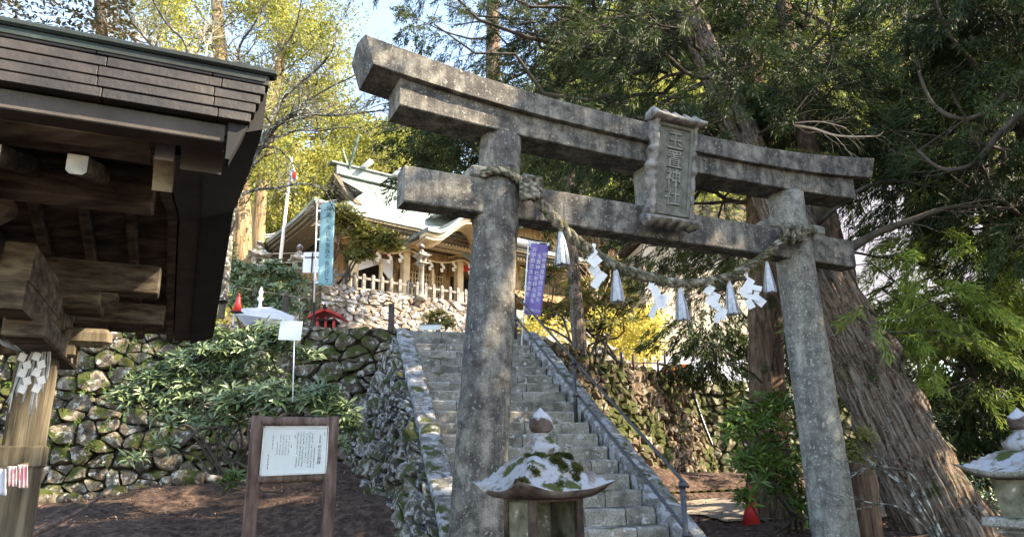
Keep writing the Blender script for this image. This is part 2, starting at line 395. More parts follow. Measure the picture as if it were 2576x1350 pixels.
def branch_path(p0, p1, sag=.1, wob=.06, n=7, rng=random):
    p0, p1 = A(p0, float), A(p1, float); L = np.linalg.norm(p1 - p0); P = []
    o = [rng.uniform(-1, 1) for _ in range(3)]
    for i in range(n + 1):
        t = i / n; p = p0 + (p1 - p0) * t
        p = p + ZU * (-sag * L * 4 * t * (1 - t))
        w = math.sin(t * math.pi) * wob * L
        p = p + A([nz(p + A(o) * 9, 1.1), nz(p + 31 + A(o) * 9, 1.1), nz(p - 17, 1.1)]) * w * 2.2
        P.append(p)
    return P

def bare_branch(mb, p, d, L, r, depth, rng, up=.15, spread=.55, seg=5, tips=None, mi=0, kids=3, planar=None):
    P = [A(p, float)]; R = [r]; d = unit(d)
    n = 5
    for i in range(n):
        d = unit(d + A([rng.gauss(0, .16), rng.gauss(0, .16), rng.gauss(0, .16) + up * .3]))
        P.append(P[-1] + d * L / n); R.append(r * (1 - .55 * (i + 1) / n))
    mb.tube(P, R, max(3, seg), mi, caps=False)
    if depth <= 0:
        if tips is not None: tips.append((P[-1], d))
        return
    for i in range(kids):
        t = rng.randint(2, n); q = P[t]
        s = unit(A([rng.gauss(0, 1), rng.gauss(0, 1), rng.gauss(0, .8)]))
        s = unit(s - d * (s @ d))
        nd = unit(d + s * spread * rng.uniform(.6, 1.4))
        bare_branch(mb, q, nd, L * rng.uniform(.55, .8), R[t] * .75, depth - 1, rng, up, spread, max(3, seg - 1), tips, mi, kids)

def sweep_px(pts, rads):  # pts [(px,py,Y)]
    return [at(*p) for p in pts], rads

def spline(P, k=4):
    P = [A(p, float) for p in P]; out = []
    for i in range(len(P) - 1):
        a, b, c, d = P[max(i - 1, 0)], P[i], P[i + 1], P[min(i + 2, len(P) - 1)]
        for j in range(k):
            t = j / k
            out.append(.5 * ((2 * b) + (c - a) * t + (2 * a - 5 * b + 4 * c - d) * t * t + (3 * b - a - 3 * c + d) * t ** 3))
    out.append(P[-1]); return out

def glyphs(mb, items, X, Y, N, size, ext=.004, mi=0):
    """items: list of (char, centre point). glyph meshes stood on plane X,Y, facing N"""
    for ch, c in items:
        cu = bpy.data.curves.new('t', 'FONT'); cu.body = ch; cu.size = size; cu.extrude = ext
        cu.align_x = 'CENTER'; cu.align_y = 'CENTER'; cu.resolution_u = 2
        ob = bpy.data.objects.new('t', cu)
        C.objects.link(ob)
        dg = bpy.context.evaluated_depsgraph_get()
        me = bpy.data.meshes.new_from_object(ob.evaluated_get(dg))
        v = np.zeros(len(me.vertices) * 3); me.vertices.foreach_get('co', v); v = v.reshape(-1, 3)
        F = [tuple(p.vertices) for p in me.polygons]
        if len(v): mb.add(A(c) + v[:, :1] * X + v[:, 1:2] * Y + v[:, 2:3] * N, F, mi)
        bpy.data.objects.remove(ob); bpy.data.meshes.remove(me); bpy.data.curves.remove(cu)

# ================================================================== SETTING
W_ST = 2.4
PL = A([-2.153, 14.781, 2.784]); RV = A([.9689, .2474, 0]); HD = A([-.2474, .9689, 0])
SL = unit(HD + ZU * .5285)                                 # up the stairs
PR = PL + RV * W_ST
TZ = 2.70                                                  # first terrace level
SZ = 6.35                                                  # shrine terrace level
rs, ns = A([.8, .6, 0]), A([-.6, .8, 0])                   # shrine axes
P0 = at(1000, 725, 26.0)
WB = A([6.1, 24.4, 0])

ctrl = [(0, -3, -1.7), (0, 0, -1.6), (-3, 5, -1.4), (3, 5, -1.5), (-3, 8, -1.0), (-1.4, 8.3, -.95), (-3.1, 13.6, .12), (-5.6, 12.9, -.2),
        (-7.4, 12.4, -.42), (-8.3, 12.1, -.62), (-5, 10, -.6), (-8, 9, -1.0), (-12, 10, -1.0), (1.9, 8, -1.15), (3, 11, -1.02),
        (3.9, 12.3, -1.0), (3, 15, -1.0), (3.3, 19, -.12), (5.0, 20.5, -.3), (6.2, 23, -.45), (3.6, 16.8, -.85), (5, 18, -.9), (6, 14, -1.05),
        (9, 12, -1.1), (10, 20, -.7), (9, 6, -1.5), (12, 24, -.4), (20, 10, -1.0), (-15, 12, -.8), (-20, 5, -1.5), (25, 26, -.5),
        (6, -6, -1.6), (-8, -6, -1.6), (1.2, 13.5, -.9), (7.0, 10.5, -1.0), (-2.0, 10.5, -.42), (-2.6, 12.2, -.12)]
CT = A(ctrl)
def gz(x, y):
    d = (CT[:, 0] - x) ** 2 + (CT[:, 1] - y) ** 2 + .15
    w = d ** -1.7
    return float((w * CT[:, 2]).sum() / w.sum())

def tn(x, y):
    pw_ = min(1, abs((y - 14.6) - .2 * (x - 3.2)) / 2.4) if x > 1.5 else 1
    return (.05 * nz((x, y, 0), 1.2) + .035 * nz((x, y, 5), 4)) * (.15 + .85 * pw_) + .012 * nz((x, y, 8), 11)
mb = MB(); xs = np.concatenate([np.arange(-60, -12, 4), np.arange(-12, 12, .2), np.arange(12, 61, 4)])
ys = np.concatenate([np.arange(-40, -2, 4), np.arange(-2, 26, .2), np.arange(26, 120, 6)])
V = []
for y in ys:
    for x in xs:
        z = gz(x, y)
        if abs(x) < 12 and -2 < y < 26: z += tn(x, y)
        if y > 26 or abs(x) > 30: z = -.5 - .3 * nz((x, y, 0), .1)
        V.append((x, y, z))
nx = len(xs); F = [(j * nx + i, j * nx + i + 1, (j + 1) * nx + i + 1, (j + 1) * nx + i) for j in range(len(ys) - 1) for i in range(nx - 1)]
mb.add(V, F); tag(mb.build('ground', m_soil), kind='structure')

# gravel path crossing behind the stairs (lit patch with barrier)
mb = MB(); V = []; n = 60
for i in range(n + 1):
    t = i / n; cx = 3.2 + 10 * t; cy = 14.6 + 2.0 * t
    for w in (-1.9, -1.0, 0, 1.0, 1.9): V.append((cx - .19 * w, cy + w, gz(cx - .19 * w, cy + w) + tn(cx - .19 * w, cy + w) + .035))
F = [(i * 5 + j, (i + 1) * 5 + j, (i + 1) * 5 + j + 1, i * 5 + j + 1) for i in range(n) for j in range(4)]
mb.add(V, F); tag(mb.build('path', m_path), kind='structure')

def prism(name, pts, z0, z1, mat, kind='structure', name_kw=None):
    b = MB(); n = len(pts)
    b.add([(x, y, z0) for x, y in pts] + [(x, y, z1) for x, y in pts],
          [tuple(range(n, 2 * n))] + [(i, (i + 1) % n, n + (i + 1) % n, n + i) for i in range(n)])
    return tag(b.build(name, mat, smooth=False), kind=kind)
Jp = PL - RV * .55 - HD * .35
LW0 = Jp - RV * 14
prism('upper_ground', [(LW0 + HD * .3)[:2], (Jp + HD * .3)[:2], (PL + HD * .36 - RV * .3)[:2], (PR + HD * .36 + RV * .3)[:2], (.9, 15.9), (5.9, 24.7), (13, 25.6), (45, 27), (45, 60), (-45, 60), (-45, 8)], -2, TZ - .03, m_terr)
C0 = P0 - rs * 3.3
q1, q2 = C0 + ns * .25, C0 + rs * 34 + ns * .25
prism('shrine_ground', [q1[:2], q2[:2], (q2 + ns * 25)[:2], (q1 + ns * 25)[:2]], TZ - .3, SZ - .03, m_terr)

# distant hill
mb = MB(); V = []; xs2 = np.linspace(-110, 110, 56); ys2 = np.linspace(38, 130, 24)
def hillz(x, y):
    t = max(0, (y - 38) / 60.)
    h = 2.2 + 46 * t - 9 * t * t
    h *= 1 - .33 * math.exp(-((x + 17) / 9.) ** 2) * 1
    h *= 1 + .75 * max(0, min(1, (x + 2) / 14.))
    return h + 2.5 * nz((x, y, 0), .06)
for y in ys2:
    for x in xs2: V.append((x, y, hillz(x, y)))
nx = len(xs2); mb.add(V, [(j * nx + i, j * nx + i + 1, (j + 1) * nx + i + 1, (j + 1) * nx + i) for j in range(len(ys2) - 1) for i in range(nx - 1)])
tag(mb.build('hill', m_rock), kind='structure')
# far wood on the hill
cent, rr = [], []
rng = random.Random(3)
for i in range(1700):
    x, y = rng.uniform(-85, 85), rng.uniform(44, 105)
    z = hillz(x, y); hh = rng.uniform(3, 9)
    cent.append((x, y, z + hh * rng.random())); rr.append(rng.uniform(1.3, 2.5))
Q = puffs(cent, rr, 80, .55, .30, .9)
mb = MB(); mb.quads(Q); tag(mb.build('far_wood', m_far), 'yellow green sunlit wood covering the hillside far behind the shrine', None, kind='stuff')

# ------------------------------------------------------------------ staircase
rng = random.Random(5)
def stairs(name, label, cat, P, R_, H_, width, n, riser, tread, mat, cop=None, copw=.32, copl=None, zstop=None, cop_r=True):
    st = thing(name, P - H_ * (n * tread) - ZU * n * riser, label, cat)
    for k in range(n):
        z1 = P[2] - k * riser; front = P - H_ * (k * tread); b = MB()
        u = 0.0; first = True
        while u < width - .02:
            w = rng.uniform(.38, .8)
            if width - u - w < .3: w = width - u
            dz = rng.uniform(-.006, .006); dv = rng.uniform(-.012, .012); dep = tread + .1
            c = front + R_ * (u + w / 2) + H_ * (dep / 2 + dv); c[2] = z1 - .14 + dz
            c = A(c, float)
            # subdivided rough block
            hw, hd_, hh = w / 2 - .006, dep / 2, .14
            RR = []
            N_ = 9
            for i in range(N_):
                t = -1 + 2 * i / (N_ - 1); e = .012 if i in (0, N_ - 1) else 0
                prof = [(-hd_, -hh), (-hd_ + .0, -hh * .3), (-hd_, hh * .35), (-hd_, hh - .03), (-hd_ + .022, hh - .006), (-hd_ * .5, hh), (hd_, hh), (hd_, -hh)]
                ring = []
                for y_, z_ in prof:
                    p = c + R_ * t * hw + H_ * y_ * (1 - e) + ZU * z_ * (1 - e)
                    if y_ < 0: p = p + (H_ * .022 * nz(p, 7) + ZU * .010 * nz(p + 9, 6)) + H_ * .012 * nz(p, 19)
                    ring.append(p)
                RR.append(ring)
            b.rings(RR, 0); u += w
        b.build('step', mat, st, smooth=False)
    return st
stair = stairs('stone_staircase', 'long flight of rough granite steps climbing from the torii to the terrace', 'staircase', PL, RV, HD, W_ST, 24, .1952, .3693, m_step)
# solid core under the flight
b = MB(); e0 = PL - SL * 11.2; 
for sgn, off in ((0, 0),):
    a0, a1 = PL + RV * .02 + HD * .35, PR - RV * .02 + HD * .35
    c0, c1 = e0 + RV * .02 + HD * .3, e0 + RV * (W_ST - .02) + HD * .3
    top = [a0 - ZU * .35, a1 - ZU * .35, c1 - ZU * .35, c0 - ZU * .35]
    bot = [A([p[0], p[1], -2.4]) for p in top]
    b.add(top + bot, [(0, 3, 2, 1), (4, 5, 6, 7), (0, 1, 5, 4), (1, 2, 6, 5), (2, 3, 7, 6), (3, 0, 4, 7)])
b.build('stair_core', m_joint, stair, smooth=False)
def coping(side, smax, name='coping'):
    b = MB(); s = 0.0
    base = (PL - RV * .18) if side < 0 else (PR + RV * .18)
    while s < smax:
        l = rng.uniform(.55, .95); l = min(l, smax - s + .2)
        c = base - SL * (s + l / 2) + RV * rng.uniform(-.012, .012)
        c = c - ZU * .10 + ZU * rng.uniform(-.01, .012)
        X, Y = RV, SL; Z = unit(np.cross(RV, SL))
        RR = []
        for i in range(7):
            t = -1 + i / 3.; k = .94 if i in (0, 6) else 1
            pr = [(-.16, -.17), (-.16, .13), (-.135, .165), (-.05, .17), (.06, .17), (.14, .16), (.16, .13), (.16, -.17)]
            ring = []
            for x_, z_ in pr:
                p = c + X * x_ * k + Y * t * (l / 2 - .006) + Z * z_ * (k if z_ > 0 else 1)
                p = p + Z * .03 * nz(p, 5) + X * .025 * nz(p + 3, 5); ring.append(p)
            RR.append(ring)
        b.rings(RR, 0); s += l
    return b.build(name, m_coping, stair, smooth=False)
coping(-1, 9.5); coping(1, 10.2)

# ------------------------------------------------------------------ stone walls
def wall_obj(name, label, mat, O, U, V_, poly, cw, chh, depth, seed, gap=.02, npt=14, back=.35, jm=None, **kw):
    b = MB(); U, V_ = unit(U), unit(V_); N = np.cross(U, V_)
    stones(b, O, U, V_, poly, cw, chh, depth, gap, seed, 0, npt=npt, **kw)
    P = [A(O) + U * p[0] + V_ * p[1] for p in poly]; n = len(P)
    ar = sum(poly[i][0] * poly[(i + 1) % n][1] - poly[(i + 1) % n][0] * poly[i][1] for i in range(n))
    if ar < 0: P = P[::-1]
    b.add([p - N * .03 for p in P] + [p - N * back for p in P], [tuple(range(n)), tuple(range(2 * n - 1, n - 1, -1))] + [(i, n + i, n + (i + 1) % n, (i + 1) % n) for i in range(n)], 1)
    o = b.build(name, [mat, jm or m_joint], smooth=False)
    return tag(o, label, 'stone wall')
Lt = 12.5
O = Jp - RV * Lt - HD * .42; O[2] = -1.15
wall_obj('stone_retaining_wall', 'mossy dry stone retaining wall of large boulders left of the stairs behind the notice board', m_wall,
         O, RV, unit(ZU * 3.85 + HD * .42), [(0, 0), (Lt + .2, 0), (Lt + .2, 3.9), (0, 3.9)], .37, .25, .17, 21, gap=.018, npt=15)
# flank of the stairs (battered, seen from the right)
T0 = PL - RV * .34 + ZU * .0; T1 = PL - SL * 8.6 - RV * .34
B1 = A([-1.42, 8.0, -1.15]); B0 = A([-3.25, 13.45, -.25]); B2 = Jp - HD * .3 - RV * .25
U = unit(T1 - T0); N = unit(np.cross(B1 - T0, B0 - T0)); 
if N[1] > 0: N = -N
Vv = np.cross(N, U)
def uv(p): return (float((p - T0) @ U), float((p - T0) @ Vv))
wall_obj('stair_flank_wall', 'sloping rubble wall with white lichen along the left side of the stone stairs', m_wallside, T0, U, Vv,
         [uv(T0), uv(T1), uv(B1), uv(B0)], .34, .25, .15, 31, gap=.02, npt=12)
# right side flank, vertical
O = PR + RV * .36 - HD * 9.6; O[2] = -1.9
wall_obj('stair_side_wall', 'rubble side wall under the right coping of the stone stairs', m_wallr, O, HD, ZU,
         [(1.9, 0), (9.9, 0), (9.9, 4.1), (9.6, 4.1)], .34, .26, .10, 33, npt=10)
# right retaining wall going away
a0 = A([.62, 15.35, -1.1]); dU = unit(WB - a0 * A([1, 1, 0])); NN = np.cross(dU, ZU)
O = a0 + NN * .75
wall_obj('stone_retaining_wall', 'brown and green mossy rubble wall right of the stairs beyond the handrail', m_wallr, O, dU, unit(ZU * 3.75 - NN * .75),
         [(0, 0), (10.4, 0), (10.4, 3.82), (0, 3.82)], .29, .215, .13, 41, gap=.016, npt=11)
O = A([5.6, 24.1, -1.1]); dU = unit(A([7.0, .9, 0])); NN = np.cross(dU, ZU)
wall_obj('stone_retaining_wall', 'green mossy rubble wall behind the right hand bush beyond the drain pipe', m_wallg, O + NN * .3, dU, unit(ZU * 3.7 - NN * .5),
         [(0, 0), (17, 0), (17, 3.78), (0, 3.78)], .42, .30, .15, 43, npt=10)
# shrine terrace wall
O = C0 - ns * .25; O[2] = TZ - .2
wall_obj('shrine_terrace_wall', 'pale sunlit stone masonry wall carrying the shrine terrace', m_wallhi, O, rs, unit(ZU * 3.8 + ns * .3),
         [(0, 0), (8.15, 0), (8.15, 3.86), (0, 3.86)], .33, .20, .045, 51, gap=.004, npt=10, jm=m_hij)
O2 = O + rs * 11.4
wall_obj('shrine_terrace_wall', 'stone masonry wall behind the purple banner, right of the upper stairs', m_wallhi, O2, rs, unit(ZU * 3.8 + ns * .3),
         [(0, 0), (18, 0), (18, 3.86), (0, 3.86)], .36, .23, .045, 53, gap=.004, npt=9, jm=m_hij)
O = C0 + ns * 14 - rs * .1; O[2] = TZ - .2
wall_obj('shrine_terrace_side_wall', 'shaded stone side wall of the shrine terrace left of the pale blue banner', m_wall, O, -ns, ZU,
         [(0, 0), (14.2, 0), (14.2, 3.8), (0, 3.8)], .55, .36, .12, 55, npt=10)
# upper stairs to the shrine
UP0 = C0 + rs * 8.45; UP0[2] = SZ
rng = random.Random(15)
ust = stairs('upper_stone_stairs', 'upper stone steps with a sloping parapet, half hidden by the left torii pillar', 'staircase', UP0, rs, ns, 2.9, 19, .19, .30, m_step)
b = MB()
for q in (0, 2.9):
    pts = [UP0 + rs * q + ns * .2, UP0 + rs * q - ns * 5.9 - ZU * 3.75]
    dd = unit(pts[1] - pts[0]); b.box((pts[0] + pts[1]) / 2 - ZU * .02, (.3, np.linalg.norm(pts[1] - pts[0]), .25), rs, dd, np.cross(rs, dd), ch=.02)
b.build('coping', m_coping, ust, smooth=False)
fl = MB()
O = UP0 - rs * .02; Of = O.copy(); Of[2] = TZ - .2
stones(fl, Of, -ns, ZU, [(0, 0), (5.9, 0), (5.9, .1), (0, 3.6)][::1], .33, .25, .08, .012, 61, 0, npt=10)
# stones faces left (-rs): U=-ns, V=up -> N = -ns x z
fl.add([O - ns * 5.9 - ZU * 3.8, O - ns * 0 - ZU * 3.8, O + ZU * -.05, O - ns * 5.9 - ZU * 3.75,
        O - ns * 5.9 - ZU * 3.8 + rs * .3, O - ZU * 3.8 + rs * .3, O - ZU * .05 + rs * .3, O - ns * 5.9 - ZU * 3.75 + rs * .3],
       [(0, 3, 2, 1), (4, 5, 6, 7), (3, 7, 6, 2)], 1)
fl.build('flank', [m_wallside, m_joint], ust)

# ================================================================== TORII
TR, TN = frame(-26.0)
TO = A([-.354, 7.3, 0])
def tp(u, v, z): return TO + TR * u + TN * v + ZU * z
def tpx(px, py, v): return onplane(px, py, TO, TN, v)
tor = thing('stone_torii', tp(2.25, 0, -1.5), 'weathered grey granite torii gate with curved lintel spanning the foot of the stairs', 'torii gate')
def pillar(base, top, r0, r1, mat):
    b = MB(); P = [A(base) + (A(top) - A(base)) * t for t in np.linspace(0, 1, 26)]
    R = [r0 + (r1 - r0) * t for t in np.linspace(0, 1, 26)]
    RR = []
    for p, r in zip(P, R):
        ring = []
        for j in range(36):
            a = 2 * math.pi * j / 36; q = p + (TR * math.cos(a) + TN * math.sin(a)) * r
            q = q + (TR * math.cos(a) + TN * math.sin(a)) * (.008 * nz(q, 3) + .004 * nz(q, 14)); ring.append(q)
        RR.append(ring)
    b.rings(RR, 0); return b
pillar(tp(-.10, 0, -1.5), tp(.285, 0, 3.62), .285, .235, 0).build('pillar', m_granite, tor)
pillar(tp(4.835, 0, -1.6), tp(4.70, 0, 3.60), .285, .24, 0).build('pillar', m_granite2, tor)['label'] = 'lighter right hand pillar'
for u in (-.12, 4.84):
    b = MB(); b.lathe(tp(u, 0, -1.75), [(.0, 0), (.46, 0), (.47, .12), (.42, .22), (.3, .27)], 32, lump=.01); b.build('pillar_base', m_granite, tor)
def beam(prof_fn, us, mat, name, endf=None):
    RR = []
    for i, u in enumerate(us):
        ring = []
        for (v, z) in prof_fn(u):
            uu = u + (endf(u, v, z) if endf else 0)
            p = tp(uu, v, z)
            p = p + (TN * .006 + ZU * .005) * nz(p, 4) + (TN + ZU) * .0035 * nz(p, 16)
            ring.append(p)
        RR.append(ring)
    b = MB(); b.rings(RR, 0); return b.build(name, mat, tor, smooth=False)
def curve(u, zc, rise, c=2.45, half=3.9, pw=2.6): return zc + rise * (min(1.15, abs(u - c) / half)) ** pw
def densify(prof, k=3):
    out = []
    for i in range(len(prof)):
        a, b_ = A(prof[i]), A(prof[(i + 1) % len(prof)])
        for j in range(k): out.append(tuple(a + (b_ - a) * j / k))
    return out
def pk(u):
    zt = curve(u, 4.06, .30); zb = curve(u, 3.815, .215)
    return densify([(-.30, zb), (-.315, zt - .02), (-.29, zt), (0, zt + .06), (.29, zt), (.315, zt - .02), (.30, zb), (.29, zb - .006), (-.29, zb - .006)])
def kend(u, v, z):
    t = (z - curve(u, 3.815, .215)) / .28
    k = (abs(u - 2.45) - 3.2) / .6
    return (math.copysign(.09 * max(0, min(1, k)) * t, u - 2.45))
beam(pk, np.linspace(-1.30, 6.20, 70), m_granite, 'top_lintel', kend)
def ps(u):
    zt = curve(u, 3.815, .215) - .004; zb = curve(u, 3.565, .115)
    return densify([(-.215, zb + .012), (-.215, zt), (.215, zt), (.215, zb + .012), (.205, zb), (-.205, zb)])
beam(ps, np.linspace(-.985, 5.88, 64), m_granite, 'upper_lintel')
def pn(u): return densify([(-.135, 2.635), (-.135, 3.005), (-.12, 3.02), (.12, 3.02), (.135, 3.005), (.135, 2.635), (.12, 2.62), (-.12, 2.62)])
beam(pn, np.linspace(-.885, 5.78, 60), m_granite, 'tie_beam')
# wedges beside the pillars on the tie beam
for u, s in ((-.02, -1), (.60, 1), (4.34, -1), (5.12, 1)):
    b = MB(); c = tp(u, 0, 3.09)
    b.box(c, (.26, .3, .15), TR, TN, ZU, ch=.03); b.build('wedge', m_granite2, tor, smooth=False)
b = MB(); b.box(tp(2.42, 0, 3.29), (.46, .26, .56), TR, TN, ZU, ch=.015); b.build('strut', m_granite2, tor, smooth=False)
# plaque (tilted forward)
pl_tl, pl_br = tpx(1652, 318, -.50), tpx(1738, 545, -.36)
cc = tp(2.33, -.44, 3.385); tilt = rad(12)
PX = TR; PZ = unit(ZU * math.cos(tilt) - TN * math.sin(tilt)); PY = np.cross(PZ, PX)      # PY points back
PY = -PY if PY @ TN < 0 else PY
def pq(x, y, z): return cc + PX * x + PY * y + PZ * z
b = MB(); b.box(pq(0, 0, 0), (.56, .10, 1.14), PX, PY, PZ, ch=.012); plq = b.build('plaque', m_plaque, tor, smooth=False)
b = MB()
for x in (-.245, .245): b.box(pq(x, -.062, 0), (.045, .03, 1.10), PX, PY, PZ, ch=.008)
for z in (-.53, .53): b.box(pq(0, -.062, z), (.445, .03, .045), PX, PY, PZ, ch=.008)
b.build('plaque_border', m_plaque, plq, smooth=False)
b = MB()                                                                                   # scalloped carved frame
def scallop(sx, n=46):
    RR = []
    for i in range(n + 1):
        t = i / n; z = -.60 + 1.22 * t
        w = .066 + .022 * abs(math.sin(t * math.pi * 7)) - .03 * abs(math.sin(t * math.pi * 2)) + .012 * math.sin(t * 40)
        y = -.10 - .02 * abs(math.sin(t * math.pi * 11))
        RR.append([pq(sx * .272, .05, z), pq(sx * .272, y, z), pq(sx * (.272 + w * .6), y + .02, z), pq(sx * (.272 + w), .0, z), pq(sx * (.272 + w * .8), .06, z)])
    b.rings(RR, 0)
scallop(-1); scallop(1)
def crest(z0, sgn, n=48):
    RR = []
    for i in range(n + 1):
        t = i / n; x = -.375 + .75 * t
        h = .06 + .028 * abs(math.sin(t * math.pi * 5.0)) + .012 * math.sin(t * 31); dz = .02 * abs(2 * t - 1) ** 2
        RR.append([pq(x, .06, z0), pq(x, -.06, z0 - sgn * .01), pq(x, -.18 - .02 * abs(math.sin(t * math.pi * 5)), z0 + sgn * (.02 + dz)), pq(x, -.19, z0 + sgn * (.05 + dz)), pq(x, -.05, z0 + sgn * (h + .05 + dz)), pq(x, .06, z0 + sgn * (h + .02))])
    b.rings(RR, 0)
crest(.565, 1); crest(-.575, -1)
b.build('plaque_frame', m_plaqdark, plq)
b = MB(); glyphs(b, [(ch, pq(-.0, -.055, .34 - i * .225)) for i, ch in enumerate('玉置神社')], PX, PZ, -PY, .235, .014)
b.build('plaque_writing', m_chars, plq, smooth=False)
b = MB(); glyphs(b, [(ch, pq(.010, -.0515, .333 - i * .225)) for i, ch in enumerate('玉置神社')], PX, PZ, -PY, .250, .002)
b.build('writing_shadow', m_joint, plq, smooth=False)  # flat dark copies offset behind the characters, painted in as their shadow
for (u0, u1) in ((2.78, 3.0), (4.6, 5.1), (5.2, 5.6)):
    b = MB(); cen = []
    for k in range(60):
        u = random.uniform(u0, u1); cen.append(tp(u, random.uniform(-.27, -.1), curve(u, 4.06, .30) + .03))
    b.quads(puffs(cen, [.035] * 60, 24, .03, .014)); b.build('moss_patch', m_mossm, tor)

# ------------------------------------------------------------------ shimenawa
def rope(mb_, P, rr, strands=3, pitch=.55, seg=7, k=5):
    P = spline(P, k); L = 0; acc = [0]
    for i in range(1, len(P)): L += np.linalg.norm(P[i] - P[i - 1]); acc.append(L)
    ref = None; fr = []
    for i, p in enumerate(P):
        t = unit(P[min(i + 1, len(P) - 1)] - P[max(i - 1, 0)])
        if ref is None: ref = unit(np.cross(t, [0.1, 1, 0.2]))
        ref = unit(ref - t * (ref @ t)); fr.append((ref, np.cross(t, ref)))
    if np.isscalar(rr): rr = [rr] * len(P)
    else: rr = np.interp(np.linspace(0, 1, len(P)), np.linspace(0, 1, len(rr)), rr)
    for s in range(strands):
        Q = []
        for p, (x, y), a, r in zip(P, fr, acc, rr):
            th = a / pitch * 2 * math.pi + s * 2 * math.pi / strands
            q = p + (x * math.cos(th) + y * math.sin(th)) * r * .55
            Q.append(q + A([nz(q, 11), nz(q + 5, 11), nz(q + 9, 11)]) * r * .10)
        mb_.tube(Q, [r * .60 for r in rr], seg, lump=.18)
    return P
rope_px = [(1338, 480), (1352, 500), (1385, 540), (1420, 578), (1462, 615), (1505, 645), (1555, 672), (1610, 692), (1665, 706), (1720, 712), (1775, 709), (1820, 700), (1865, 680), (1905, 655), (1940, 628), (1972, 600), (1992, 588)]
RP = [tpx(x, y, -.36) for x, y in rope_px]
rp_o = thing('straw_rope', RP[8], 'thick twisted straw rope, mossy and grey, slung between the torii pillars', 'sacred rope')
b = MB(); RPs = rope(b, RP, [.06, .06, .062, .06, .056, .052, .05, .048, .045], pitch=.38, k=8)
b.build('rope_body', m_rope, rp_o)
b = MB(); wr = []
for i in range(23):
    t = i / 22; a = rad(205) + t * rad(330)
    r = .285; c = tp(.24, 0, 0); z = 2.96 - .22 * math.sin(t * math.pi * .9) + .0
    # front strand passes from upper left to lower right
    ang = rad(180) + t * rad(360)
    p = c + TR * math.cos(ang) * (r) + TN * math.sin(ang) * (r); p[2] = 3.08 - .30 * (.5 + .5 * math.sin(ang - rad(90) + rad(120)))
    wr.append(p)
rope(b, wr, .045, pitch=.25, k=3)
for j in range(4):
    c = tpx(1336, 455 + 13 * j, -.36)
    kp = [c + TR * .095 * math.cos(a) + ZU * (.02 * math.sin(a) + .025 * math.cos(a)) + TN * .075 * math.sin(a) for a in np.linspace(0, 6.0, 10)]
    rope(b, kp, .042, pitch=.2, k=2)
b.build('pillar_knot', m_rope, rp_o)
b = MB(); wr = []
for i in range(23):
    ang = rad(180) + i / 22 * rad(360); c = tp(4.73, 0, 0)
    p = c + (TR * math.cos(ang) + TN * math.sin(ang)) * .285; p[2] = 2.97 + .10 * math.cos(ang)
    wr.append(p)
rope(b, wr, .045, pitch=.25, k=3)
for j in range(4):
    c = tpx(1975 + j * 14, 585 + 4 * (j % 2), -.36)
    kp = [c + TR * .05 * math.sin(a) + ZU * .10 * math.cos(a) + TN * .07 * math.sin(a) for a in np.linspace(0, 6.0, 10)]
    rope(b, kp, .042, pitch=.2, k=2)
b.build('pillar_knot', m_rope, rp_o)
b = MB(); Pz = []                                                  # loose straw & moss under the rope
Rn = A(RPs); ii = RNG.integers(int(len(Rn) * .2), len(Rn), 900)
pp = Rn[ii] + RNG.normal(size=(900, 3)) * .03
aa = RNG.normal(size=(900, 3)) * .6; aa[:, 2] -= 1.1
b.quads(leaves(pp, aa, RNG.uniform(.03, .10, 900), RNG.uniform(.004, .008, 900)))
b.build('loose_straw', m_olive, rp_o)
b = MB()
tp_list = [(1411, 588, 668, 42, 'leftmost straw tassel on the rope, left of the first paper streamer'), (1549, 682, 760, 38, 'straw tassel hanging between the first and second paper streamers'),
           (1711, 728, 806, 36, 'straw tassel hanging at the lowest sag of the rope'), (1835, 716, 791, 38, 'straw tassel hanging between the two right hand paper streamers'),
           (1930, 668, 736, 32, 'rightmost straw tassel hanging beside the right torii pillar')]
def tassel_mesh(h, w):
    b = MB(); rg = random.Random(4)
    b.lathe((0, 0, -.12 * h), [(.012, .1), (.10 * w, .09), (.2 * w, .0), (.22 * w, -.02)], 12, 0)
    for i in range(110):
        a = rg.uniform(0, 6.28); r = math.sqrt(rg.random())
        x0, y0 = .20 * w * r * math.cos(a), .20 * w * r * math.sin(a); x1, y1 = .5 * w * r * math.cos(a), .5 * w * r * math.sin(a)
        s = A([-math.sin(a), math.cos(a), 0]) * .004 * 1.3; o = A([math.cos(a), math.sin(a), 0]) * .002
        p0, pm, p1 = A([x0, y0, -.11 * h]), A([(x0 * .45 + x1 * .55), (y0 * .45 + y1 * .55), -.5 * h]), A([x1, y1, -h * rg.uniform(.95, 1.0)])
        b.add([p0 - s, p0 + s, pm + s * 1.4, pm - s * 1.4, p1 + s * 1.4, p1 - s * 1.4, p0 + o, pm + o * 2, p1 + o * 2], [(0, 1, 2, 3), (3, 2, 4, 5)])
    return b
for x, y0, y1, w, lb in tp_list:
    top = tpx(x, y0, -.36); bot = tpx(x, y1, -.36); h = top[2] - bot[2]; ww = w / FPX * (top @ FW)
    o = thing('straw_tassel', top, lb, 'tassel', 'straw tassels hanging from the rope')
    bb = tassel_mesh(h, ww * 1.05); bb.V = [v + top for v in bb.V]; bb.build('tassel_strands', m_tassel, o, smooth=False)
    c = MB(); c.lathe(top + ZU * -.03, [(.02, .05), (.026, .02), (.03, -.02), (.026, -.05)], 10); c.tube([top + ZU * .08, top + ZU * .0], .006, 5); c.build('tassel_cord', m_branch, o)

